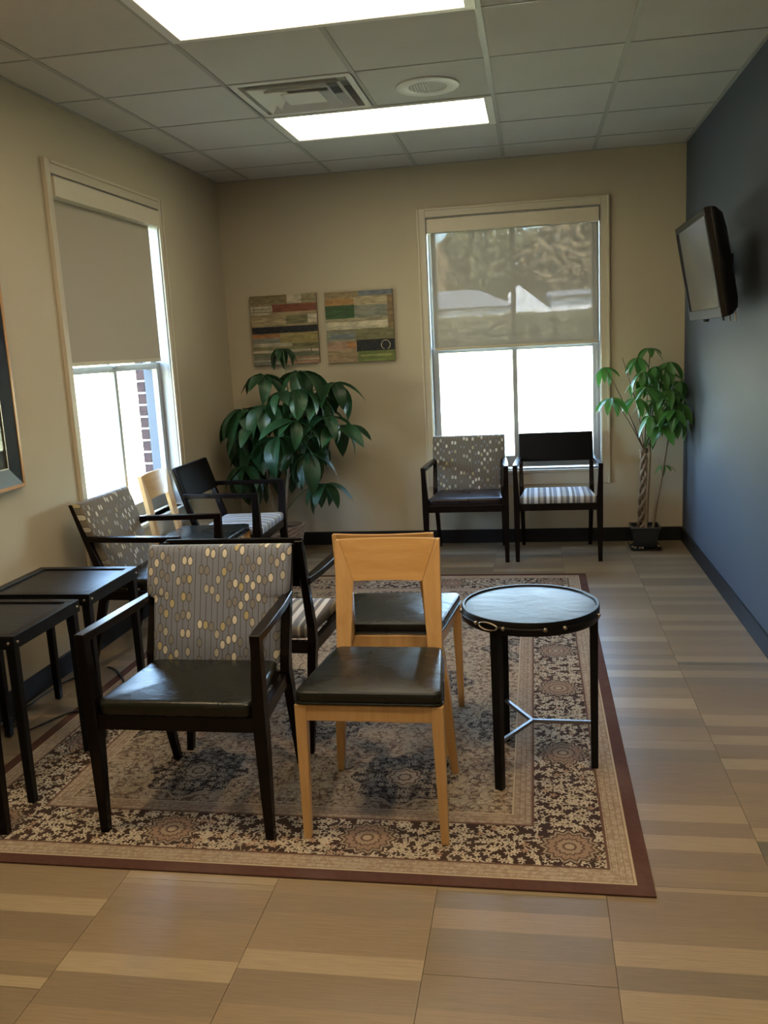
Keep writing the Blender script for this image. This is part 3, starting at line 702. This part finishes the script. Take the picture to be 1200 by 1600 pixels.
def square_table(lab, x0, x1, y0, y1):
    cx, cyy = (x0+x1)/2, (y0+y1)/2; a, b = (x1-x0)/2, (y1-y0)/2; ZT = .603
    t = thing('square_side_table', lab, 'table', (cx, cyy, ZR), group='pair of square black side tables')
    ap = MB()
    part('top', MB().box(-a+.012, a-.012, -b+.012, b-.012, ZT-.018, ZT-.006), MT['toplea'], t)
    bo = .036
    for q in ((-a, a, -b, -b+bo), (-a, a, b-bo, b), (-a, -a+bo, -b+bo, b-bo), (a-bo, a, -b+bo, b-bo)):
        part('top_border', MB().box(q[0], q[1], q[2], q[3], ZT-.005, ZT), MT['black'], t, .0015)
    for q in ((-a, a, -b, -b+.005), (-a, a, b-.005, b), (-a, -a+.005, -b+.005, b-.005), (a-.005, a, -b+.005, b-.005)):
        part('apron', MB().box(q[0], q[1], q[2], q[3], ZT-.046, ZT-.005), MT['black'], t)
    for sx in (-1, 1):
        for sy in (-1, 1):
            part('leg', MB().post([(0,0,0,.026,.026),(0,0,ZT-.006,.032,.032)]), MT['black'], t, .002, key=('stl',), loc=(sx*(a-.022), sy*(b-.022), 0))
            part('stud', MB().ball((0,0,0), .0055, 8, 5), MT['rivet'], t, 0, 60, key=('stud2',), loc=(sx*(a-.020), sy*(b+.001), ZT-.024))
            part('stud', MB().ball((0,0,0), .0055, 8, 5), MT['rivet'], t, 0, 60, key=('stud2',), loc=(sx*(a+.001), sy*(b-.020), ZT-.024))
square_table('square black side table nearer the viewer at the left edge', -2.170, -1.712, 2.532, 2.966)
square_table('square black side table next to the oval-backed armchair, farther of the pair', -2.160, -1.706, 3.030, 3.462)

# cords on the floor behind the tables
def cord(lab, pts, r=.0042):
    P = [Vector(p) for p in pts]; out = []
    for i in range(len(P) - 1):
        p0, p1, p2, p3 = P[max(0, i-1)], P[i], P[i+1], P[min(len(P)-1, i+2)]
        for k in range(8):
            t_ = k / 8; out.append(.5*((2*p1) + (p2-p0)*t_ + (2*p0-5*p1+4*p2-p3)*t_**2 + (3*p1-p0-3*p2+p3)*t_**3))
    out.append(P[-1])
    tag(part('power_cord', MB().tube(out, r, 7), MT['cable'], None, 0, 60), lab, 'cord', 'cords under the side tables')
cord('black cord crossing the rug edge under the square tables', [(-2.095,3.09,.006),(-2.06,3.17,.006),(-2.03,3.24,.006),(-1.985,3.285,.012),(-1.92,3.33,.012),(-1.88,3.55,.012),(-2.015,3.76,.012),(-2.10,3.83,.006)])
cord('black cord looping against the baseboard behind the square tables', [(-2.240,3.29,.012),(-2.235,3.36,.008),(-2.228,3.55,.008),(-2.205,3.66,.008),(-2.18,3.73,.008),(-2.22,3.80,.03),(-2.248,3.78,.16),(-2.252,3.77,.30)])
coil = [(-2.182 + (.045+.004*math.sin(k))*math.cos(k*.62), 3.165 + (.050+.004*math.cos(k*1.7))*math.sin(k*.62), .006 + .0011*k) for k in range(30)]
cord('coiled black cord on the floor below the nearer square table', coil)

# ------------------------------------------------------------------ television
def television():
    t = thing('television', 'flat television tilted down on a bracket from the slate wall', 'television', (XR, 4.69, 1.78))
    b = bpy.data.objects.new('panel_body', None)
    w, h = .415, .245; ang = math.radians(10.0)
    cx = -.235                                  # centre of the front face from the wall
    ca, sa = math.cos(ang), math.sin(ang)
    yw = math.radians(0)
    def T(px, py, pz):                          # local: px depth behind front, py across, pz up along the tilted front
        return (cx - sa*pz + ca*px, py, ca*pz + sa*px)
    def tbox(d0, d1, y0, y1, z0, z1):
        return MB().hexa([T(d0,y0,z0),T(d1,y0,z0),T(d1,y1,z0),T(d0,y1,z0),T(d0,y0,z1),T(d1,y0,z1),T(d1,y1,z1),T(d0,y1,z1)])
    bz = .030
    for q in ((-w, w, h-bz, h), (-w, w, -h, -h+.048), (-w, -w+bz, -h+.048, h-bz), (w-bz, w, -h+.048, h-bz)):
        part('bezel', tbox(0, .028, *q), MT['bez'], t, .003)
    part('screen', tbox(.006, .02, -w+bz, w-bz, -h+.048, h-bz), MT['screen'], t)
    rings = []
    for d, s, k in ((.026, 1.0, 0), (.05, .985, 0), (.085, .88, -.004), (.108, .70, -.012), (.112, .66, -.012)):
        rings.append([T(d, -w*s, -h*s+k), T(d, w*s, -h*s+k), T(d, w*s, h*s+k), T(d, -w*s, h*s+k)])
    part('back_shell', MB().loft(rings), MT['plastic'], t, .006, 50)
    part('mount_plate', tbox(.110, .128, -.11, .11, -.11, .11), MT['black'], t, .003)
    part('wall_bracket', MB().box(-.022, 0, .30, .42, -.09, .09), MT['black'], t, .003)
    for y in (.33, .39): part('mount_arm', MB().bar(T(.090, y-.25, -.02), (-.015, y, -.02), .025, .04), MT['black'], t, .003)
    part('sensor', MB().lathe([(.012,-.014),(.016,-.006),(.016,.0)], 12, c=T(.016, .05, -h-.002)), MT['plastic'], t)
    for i, (y, l) in enumerate(((-.30, .045), (-.33, .050), (-.16, .040))):
        p0 = T(.06 + .02*(i % 2), y, -h*.93); part('hanging_connector', MB().tube([p0, (p0[0], p0[1], p0[2]-l*.5), (p0[0]+.003, p0[1], p0[2]-l)], .005, 8), MT['chain'] if i < 2 else MT['plastic'], t)
television()

# ------------------------------------------------------------------ pictures
def canvas(lab, x0, x1, z0, z1, rects, ring=None):
    w, h = x1-x0, z1-z0
    t = thing('canvas_painting', lab, 'painting', ((x0+x1)/2, YB, (z0+z1)/2), group='pair of abstract canvases')
    part('stretcher_box', MB().box(-w/2, w/2, -.030, -.001, -h/2, h/2), MT['canvas'], t, .002)
    m = MB(); cols = []
    for i, (u0_, u1_, v0, v1, c) in enumerate(rects):
        y = -.0304 - .00015*i
        m.add([(-w/2+u0_*w, y, h/2-v1*h), (-w/2+u1_*w, y, h/2-v1*h), (-w/2+u1_*w, y, h/2-v0*h), (-w/2+u0_*w, y, h/2-v0*h)], [(0,1,2,3)]); cols.append(c)
    if ring:
        ru, rv2, rr_, c = ring; n = 28; y = -.0304 - .00015*len(rects)
        for k in range(n - 3):
            a, b2 = 2*PI*k/n - 1.2, 2*PI*(k+1)/n - 1.2
            m.add([(-w/2+ru*w+r*math.cos(q), y, h/2-rv2*h+r*math.sin(q)) for r, q in ((rr_, a), (rr_*1.18, a), (rr_*1.18, b2), (rr_, b2))], [(0,1,2,3)]); cols.append(c)
    me = bpy.data.meshes.new('painted_face'); me.from_pydata(m.v, [], m.f)
    at = me.color_attributes.new('paint', 'FLOAT_COLOR', 'CORNER')
    for p, c in zip(me.polygons, cols):
        for li in p.loop_indices: at.data[li].color = (*c, 1)
    part('painted_face', me, MT['paint'], t)
TAN, CRM, OLV, RED, BLK, ORG, GRY, GRN, BLU, SAL = (.33,.26,.15), (.56,.49,.36), (.20,.18,.09), (.24,.075,.04), (.012,.012,.018), (.42,.19,.07), (.25,.25,.20), (.045,.10,.035), (.16,.18,.21), (.40,.25,.17)
canvas('abstract striped canvas with black band and red bar, above the big plant', -2.072, -1.568, 1.394, 1.900,
    [(0,1,0,1,TAN),(0,.56,0,.12,(.24,.19,.10)),(.56,.78,0,.13,CRM),(.78,1,.0,.13,(.31,.26,.15)),(.33,1,.135,.245,RED),(0,.33,.15,.27,CRM),(.02,.31,.19,.196,BLK),(.02,.31,.235,.24,BLK),(.05,.056,.16,.23,BLK),(.18,.186,.16,.19,BLK),(.30,.306,.17,.26,BLK),
     (.3,1,.25,.29,(.42,.32,.19)),(0,.53,.305,.43,(.44,.35,.20)),(.53,.86,.30,.42,OLV),(.86,1,.29,.41,CRM),(0,1,.45,.545,BLK),(0,.42,.555,.61,ORG),(.42,1,.55,.70,(.36,.29,.12)),(0,.42,.61,.70,GRY),(0,.60,.69,.735,CRM),(.6,1,.70,.75,OLV),(0,1,.75,.785,(.24,.23,.13)),(0,1,.79,.825,CRM),(.88,.89,.785,.83,BLK),(0,1,.83,.89,(.19,.21,.14)),(0,.45,.90,1,GRY),(.45,1,.90,1,SAL),(0,1,.93,.945,CRM)])
canvas('abstract striped canvas with green patch and ring on black, nearer the far window', -1.503, -1.000, 1.386, 1.893,
    [(0,1,0,1,TAN),(.5,1,0,.07,BLU),(0,.5,.0,.08,(.30,.22,.12)),(0,.43,.09,.19,(.44,.24,.09)),(.43,.95,.08,.20,(.47,.38,.23)),(.43,.92,.20,.38,GRY),(0,.43,.19,.375,GRN),(0,1,.375,.43,(.33,.28,.18)),(0,.92,.425,.53,CRM),(.92,1,.08,.53,(.24,.16,.08)),(0,.43,.545,.69,(.22,.22,.16)),(.43,1,.53,.69,OLV),(.05,.42,.60,.66,BLU),(0,.43,.70,.835,SAL),(.30,.43,.71,.80,ORG),(.44,1,.69,.86,BLK),(0,.45,.86,1,(.36,.25,.15)),(.45,1,.85,1,(.17,.21,.06)),(.5,.95,.90,.93,(.33,.34,.12))], ring=(.87, .775, .030, (.50,.46,.30)))
t = thing('framed_picture', 'dark picture in an orange wood frame cut off by the left edge', 'picture', (XL, 3.165, 1.45))
a, b_ = .392, .492
for q in ((-a, a, -b_, -b_+.016), (-a, a, b_-.016, b_), (-a, -a+.016, -b_+.016, b_-.016), (a-.016, a, -b_+.016, b_-.016)):
    part('outer_frame', MB().box(.001, .034, q[0], q[1], q[2], q[3]), MT['oak'], t, .002)
i0, i1 = .016, .090
for k, (P, Q) in enumerate((((-1,-1),(1,-1)), ((1,-1),(1,1)), ((1,1),(-1,1)), ((-1,1),(-1,-1)))):
    c = lambda s, e, x: (x, s[0]*(a-e), s[1]*(b_-e))
    part('inner_frame', MB().hexa([c(P,i0,.001), c(Q,i0,.001), c(Q,i1,.001), c(P,i1,.001), c(P,i0,.030), c(Q,i0,.030), c(Q,i1,.016), c(P,i1,.016)]), MT['navy'], t)
part('print', MB().box(.001, .008, -a+.09, a-.09, -b_+.09, b_-.09), MT['print'], t)
for q in ((-a+.09, a-.09, -b_+.09, -b_+.094), (a-.094, a-.09, -b_+.094, b_-.09)): part('fillet', MB().box(.008, .018, q[0], q[1], q[2], q[3]), MT['rivet'], t)
part('pane', MB().box(.010, .012, -a+.09, a-.09, -b_+.09, b_-.09), MT['glass'], t)

# ------------------------------------------------------------------ plants
def leaf_mesh(L, Wd, droop, fold, seg=7, tip=1.0):
    vs, fs = [], []
    for i in range(seg + 1):
        s = i / seg; wd = Wd * (math.sin(PI * min(1, s**.8 * .97 + .03)) ** .75) * (1 if s < .98 else .1)
        an = droop * s; x = L * (math.sin(an) / droop if droop > .01 else s); z = -L * ((1 - math.cos(an)) / droop if droop > .01 else 0)
        for q in (-1, -.5, 0, .5, 1):
            vs.append((x, q * wd / 2, z + abs(q) * fold * wd * .5 + .004*math.sin(9*s + q*3)*abs(q)))
    for i in range(seg):
        for k in range(4):
            a_ = i*5 + k; fs.append((a_, a_+1, a_+6, a_+5))
    me = bpy.data.meshes.new('leaf'); me.from_pydata(vs, [], fs)
    for p in me.polygons: p.use_smooth = True
    return me
def curve_pts(p, q, sag, n=8):
    p, q = Vector(p), Vector(q); out = []
    for i in range(n + 1):
        s = i / n; v = p.lerp(q, s); v.z += sag * math.sin(PI * s); out.append(v)
    return out
def clamp_room(v, m=.02): return Vector((min(max(v.x, XL + m), XR - m), min(v.y, YB - m), v.z))
def umbel(plant, c, n, meshes, mat, size, pitch0, pitch1, rnd, az0=0, limit=None):
    for k in range(n):
        az = az0 + 2*PI*k/n + rnd.uniform(-.25, .25); sc = size * rnd.uniform(.78, 1.12); pi_ = rnd.uniform(pitch0, pitch1)
        # keep the leaf inside the room
        for tries in range(6):
            reach = sc * meshes[0][1] * max(.25, math.cos(pi_) * .85)
            ex, ey = c[0] + math.cos(az)*reach, c[1] + math.sin(az)*reach
            if ex < XL + .02 or ex > XR - .02 or ey > YB - .02: pi_ = min(1.45, pi_ + .3)
            else: break
        me = meshes[rnd.randrange(len(meshes))][0]
        o = bpy.data.objects.new('leaf', me); COL.objects.link(o); o.parent = plant
        o.location = (c[0]-plant.location.x + .012*math.cos(az), c[1]-plant.location.y + .012*math.sin(az), c[2]-plant.location.z)
        o.rotation_euler = (rnd.uniform(-.25, .25), pi_, az); o.scale = (sc, sc, sc)
        if not me.materials: me.materials.append(mat)
rnd = random.Random(11)
# big umbrella plant
PL = thing('umbrella_plant', 'big potted plant with drooping dark green leaves in the left corner', 'plant', (-1.80, 6.06, 0))
m1 = [(leaf_mesh(1.0, .40, d, f), 1.0) for d, f in ((.8,.35),(1.15,.3),(1.45,.4))]
C1 = [(-1.769,6.2,1.508,.13,6),(-1.86,6.0,1.334,.19,8),(-1.61,6.0,1.345,.23,8),(-1.376,6.05,1.257,.22,8),(-2.021,5.95,1.103,.24,8),(-1.572,5.85,1.230,.20,8),(-1.731,5.8,.912,.24,9),(-1.541,5.85,.789,.22,8),(-1.352,6.0,.953,.22,8),(-1.412,5.9,1.03,.20,7),(-1.466,5.95,.560,.19,7),(-2.10,6.1,.95,.24,8),(-1.773,6.15,1.10,.23,8),(-1.573,6.2,1.09,.22,7),(-1.838,5.9,1.13,.22,8),(-2.00,6.1,.83,.24,8),(-1.60,5.78,1.02,.21,8),(-2.08,6.2,.64,.22,7),(-1.80,6.2,.72,.23,7),(-1.62,6.1,.88,.22,8),(-2.05,5.98,.70,.22,7),(-1.95,5.9,.98,.20,7),(-1.46,5.95,1.16,.20,7),(-1.70,5.85,1.22,.18,7)]
base1 = Vector((-1.78, 6.06, .25))
trunks = [[(-.01,.0,.22),(.015,0,.42),(.045,.0,.62),(.06,.02,.85),(.08,.03,1.1)], [(-.07,.05,.22),(-.11,.04,.42),(-.115,.02,.62),(-.10,.0,.9),(-.06,.03,1.25)]]
for tr in trunks:
    P_ = []
    for i in range(len(tr) - 1):
        for k in range(4): P_.append(Vector(tr[i]).lerp(Vector(tr[i+1]), k/4))
    P_.append(Vector(tr[-1]))
    part('trunk', MB().tube(P_, [.014 - .006*i/len(P_) for i in range(len(P_))], 9), MT['bark'], PL, 0, 60)
for x, y, z, s, n in C1:
    tr = min(trunks, key=lambda q: min(abs(x - PL.location.x - p[0]) for p in q))
    zt = max(.35, z - .22); P0 = None
    for i in range(len(tr) - 1):
        if tr[i][2] <= zt <= tr[i+1][2]: P0 = Vector(tr[i]).lerp(Vector(tr[i+1]), (zt - tr[i][2]) / (tr[i+1][2] - tr[i][2]))
    P0 = P0 or Vector(tr[-1])
    loc = Vector((x, y, z)) - PL.location
    part('leaf_stalk', MB().tube(curve_pts(P0, loc, .05), .0035, 6), MT['stalk'], PL, 0, 60)
    umbel(PL, (x, y, z), n, m1, MT['leaf1'], s*1.28, -.05, 1.0, rnd, rnd.uniform(0, 6))
# woven basket
rings = []; nr, nc = 15, 40
for i in range(nr + 1):
    z = .25 * i / nr; r0_ = .088 + .047 * i / nr
    rings.append([((r0_ + (.006 if (i + k//2) % 2 == 0 else -.002)) * math.cos(2*PI*k/nc), (r0_ + (.006 if (i + k//2) % 2 == 0 else -.002)) * math.sin(2*PI*k/nc), z) for k in range(nc)])
rings += [[(.118*math.cos(2*PI*k/nc), .118*math.sin(2*PI*k/nc), z) for k in range(nc)] for z in (.252, .205)]
part('basket', MB().loft(rings), MT['basket'], PL)
part('soil', MB().lathe([(.117,.205),(.115,.222),(.06,.232),(.01,.235)], 30), MT['soil'], PL, 0, 60)
# braided money tree
MTREE = thing('money_tree', 'slim braided-trunk plant in a small black square pot in the right corner', 'plant', (.742, 6.255, 0))
m2 = [(leaf_mesh(1.0, .34, d, f), 1.0) for d, f in ((.4,.3),(.8,.25),(1.1,.3))]
for q in range(3):
    pts = []
    for k in range(40):
        s = k / 39; an = 2*PI*(s*2.3 + q/3); r = .024 - .008*s; pts.append((r*math.cos(an) - .02 + .015*s, r*math.sin(an), .14 + .56*s))
    part('braided_trunk', MB().tube(pts, [.0125 - .003*k/39 for k in range(40)], 8), MT['bark'], MTREE, 0, 60)
part('trunk', MB().tube([(.005,-.03,.14),(.015,-.03,.4),(.03,-.02,.66),(.025,0,.86)], [.012,.011,.009,.006], 8), MT['bark'], MTREE, 0, 60)
part('trunk', MB().tube([(.055,-.01,.14),(.075,-.01,.3),(.11,-.01,.5),(.14,-.01,.70),(.16,-.03,.85)], [.009,.009,.008,.007,.005], 8), MT['bark'], MTREE, 0, 60)
part('tie', MB().lathe([(.026,.675),(.029,.68),(.029,.70),(.026,.705)], 16, c=(-.008,0,0)), MT['twig'], MTREE)
C2 = [(.471,6.2,1.272,.13,5),(.512,6.15,1.067,.14,6),(.694,6.25,1.324,.12,5),(.779,6.3,1.383,.12,5),(.898,6.25,1.285,.14,6),(.716,6.15,1.233,.13,6),(.955,6.2,1.156,.15,6),(.827,6.3,1.157,.15,6),(.671,6.15,1.06,.13,5),(.795,6.15,1.038,.16,6),(.945,6.2,.925,.16,6),(.842,6.15,.87,.16,6),(.874,6.25,.585,.07,4),(.95,6.1,1.017,.16,6),(.725,6.05,1.136,.14,6),(.874,6.1,1.106,.15,6),(.80,6.2,1.26,.12,5),(.76,6.1,.94,.13,5),(.90,6.05,.98,.14,6),(.86,6.2,1.22,.13,5),(.68,6.2,1.17,.11,5),(.92,6.25,1.08,.13,5)]
for i, (x, y, z, s, n) in enumerate(C2):
    loc = Vector((x, y, z)) - MTREE.location
    st = Vector((-.005, 0, .69)) if i % 3 == 0 else (Vector((.025, 0, .86)) if i % 3 == 1 else Vector((.16, -.03, .84)))
    if i in (0, 1): st = Vector((-.005, 0, .69))
    if z < .7: st = Vector((.115, -.01, .52))
    part('leaf_stalk', MB().tube(curve_pts(st, loc, .03), [.0045]*3 + [.003]*6, 6), MT['twig'] if i < 5 else MT['stalk'], MTREE, 0, 60)
    umbel(MTREE, (x, y, z), n, m2, MT['leaf2'], s*1.2, .2, 1.05, rnd, rnd.uniform(0, 6))
part('twig', MB().tube([(-.005,0,.69),(-.05,-.02,.98),(-.10,-.04,1.15),(-.155,-.04,1.33)], [.004,.0035,.003,.002], 6), MT['twig'], MTREE, 0, 60)
def sq(r, z): return [(-r,-r,z),(r,-r,z),(r,r,z),(-r,r,z)]
part('pot', MB().loft([sq(.066,.018), sq(.094,.150), sq(.100,.152), sq(.100,.166), sq(.088,.166), sq(.084,.135)]), MT['potb'], MTREE, .003)
part('soil', MB().loft([sq(.084,.132), sq(.084,.142), sq(.03,.150)]), MT['soil'], MTREE)
part('saucer', MB().loft([sq(.092,.0), sq(.108,.016), sq(.104,.016), sq(.09,.006)]), MT['potb'], MTREE, .002)
for k in range(16):
    a_ = rnd.uniform(0, 6.28); part('pebble', MB().ball((0,0,0), .011, 7, 5, (1,1,.7)), MT['bark'], MTREE, 0, 60, key=('peb',), loc=(max(-.088,min(.088,.105*math.cos(a_))), max(-.088,min(.088,.105*math.sin(a_))), .022))

# ------------------------------------------------------------------ outside
ZG = -.6
g_ = MB().loft([[(x, YB+WT+.05, ZG), (x, 20, ZG), (x, 33, ZG+2.0), (x, 90, ZG+2.1), (x, 90, ZG-1), (x, YB+WT+.05, ZG-1)] for x in (-60, 60)])
struct(part('ground', g_.box(-60, XL-WT-.05, -40, YB+WT+.05, ZG-.3, ZG), MT['lawn']), 'lawn and grassy bank outside the windows')
tag(part('driveway', MB().box(-30, 30, 13.2, 19.5, ZG, ZG+.02), MT['drive']), 'pale concrete driveway outside the far window', 'driveway')
ZG = ZG + 2.0
hs = thing('house', 'white house seen through the shade of the far window', 'house', (0, 37, ZG-2.0))
part('wall', MB().box(-12, -1.0, 0, 6, 1.9, 3.45), MT['hwhite'], hs)
part('roof', MB().prism([(-12.4,3.45),(-.7,3.45),(-2.2,4.15),(-11,4.15)], -.3, 6.3), MT['hroof'], hs)
part('wall', MB().prism([(-1.0,1.9),(.75,1.9),(.75,3.2),(-.55,4.25),(-1.0,3.9)], .2, 6), MT['hwhite'], hs)
part('wall', MB().box(.75, 8, 1.0, 6, 1.9, 3.75), MT['hwhite'], hs)
part('roof', MB().box(.6, 8.3, .6, 6.3, 3.75, 3.95), MT['hroof'], hs)
for x in (-3.2, -2.0, 1.7): 
    w_ = part('window', MB().box(x, x+.5, -.03 if x < 0 else .97, .03 if x < 0 else 1.03, 2.65, 3.2), MT['hwhite'], hs); part('pane', MB().box(x+.06, x+.44, -.05 if x < 0 else .95, 0 if x < 0 else 1.0, 2.72, 3.14), MT['hglass'], w_)
def leafcloud(cx, cy, cz, rx, rz, n, size, r_, boxy=False):
    m = MB()
    for _ in range(n):
        while True:
            p = Vector((r_.uniform(-1,1), r_.uniform(-1,1), r_.uniform(-1,1)))
            if boxy or p.length < 1: break
        c = Vector((cx + p.x*rx, cy + p.y*rx, cz + p.z*rz)); u_ = Vector((r_.uniform(-1,1), r_.uniform(-1,1), r_.uniform(-1,1))).normalized(); v_ = u_.orthogonal().normalized(); s = size * r_.uniform(.6, 1.3)
        m.add([c - u_*s, c + v_*s*.5 + Vector((0,0,s*.1)), c + u_*s, c - v_*s*.5 + Vector((0,0,s*.1))], [(0,1,2),(0,2,3)])
    return m
r_ = random.Random(3)
for i, (x, y, top, rx, mt, lab) in enumerate([(-8.4,50,6.5,3.9,'autumn','leftmost autumn tree behind the white house'),(-2.6,56,6.9,3.9,'autumn2','olive tree behind the white house left of centre'),(2.2,49.5,5.9,3.0,'autumn','brown autumn tree behind the gable'),(7.2,56,7.2,4.2,'autumn2','rightmost olive tree behind the low roof'),(-18,40,9,5,'autumn','autumn tree far to the left of the house')]):
    t = thing('tree', lab, 'tree', (x, y, ZG), group='trees behind the house')
    part('trunk', MB().tube([(0,0,0),(.1,0,2),(0,.1,4.5)], [.25,.2,.12], 8), MT['twig'], t, 0, 60)
    for k in range(5):
        a_ = k*1.3; part('branch', MB().tube([(0,0,3),(math.cos(a_)*1.2,math.sin(a_)*1.2,4.4),(math.cos(a_)*2.2,math.sin(a_)*2.2,5.4)], [.09,.06,.02], 6), MT['twig'], t, 0, 60)
    part('foliage', leafcloud(0, 0, (top+1.0)/2, rx, (top-1.0)/2 + .4, 3600, .34, r_), MT[mt], t)
for i, (x, lab) in enumerate([(-10.6,'clipped hedge left of the white house'),(-5.3,'clipped hedge before the white house'),(0.0,'clipped hedge before the gabled wall'),(5.3,'clipped hedge right of the gabled wall')]):
    t = thing('hedge', lab, 'hedge', (x, 33.5, ZG), group='hedges before the house')
    part('foliage', leafcloud(0, 0, .48, 2.5, .46, 4200, .16, r_, True), MT['hedge'], t); part('stem', MB().tube([(0,0,0),(0,0,.5)], .06, 6), MT['twig'], t)
t = thing('bare_tree', 'bare thin-branched tree close outside the far window', 'tree', (2.6, 12.5, ZG-2.0))
part('trunk', MB().tube([(0,0,0),(-.05,0,1.6),(.05,.1,3.2),(-.1,.1,5)], [.10,.08,.06,.03], 8), MT['twig'], t, 0, 60)
for k, (z, dx, dz) in enumerate([(1.9,-2.0,1.0),(2.3,-2.6,.6),(2.6,-2.4,1.5),(3.1,-1.9,1.7),(2.0,-1.5,.25),(3.6,-1.6,1.5),(2.8,1.5,1.4)]):
    br = part('branch', MB().tube([(0,.03,z),(dx*.35,r_.uniform(-.2,.2),z+dz*.25),(dx*.7,r_.uniform(-.4,.4),z+dz*.7),(dx,r_.uniform(-.5,.5),z+dz)], [.026,.019,.012,.005], 6), MT['twig'], t, 0, 60)
    for j in range(4):
        s = .35 + .17*j; part('twig', MB().tube([(dx*s,0,z+dz*s*.9),(dx*s-.15,r_.uniform(-.2,.2),z+dz*s*.9+r_.uniform(-.15,.3)),(dx*s-.38,r_.uniform(-.3,.3),z+dz*s*.9+r_.uniform(-.25,.5))], [.008,.006,.003], 5), MT['twig'], br)
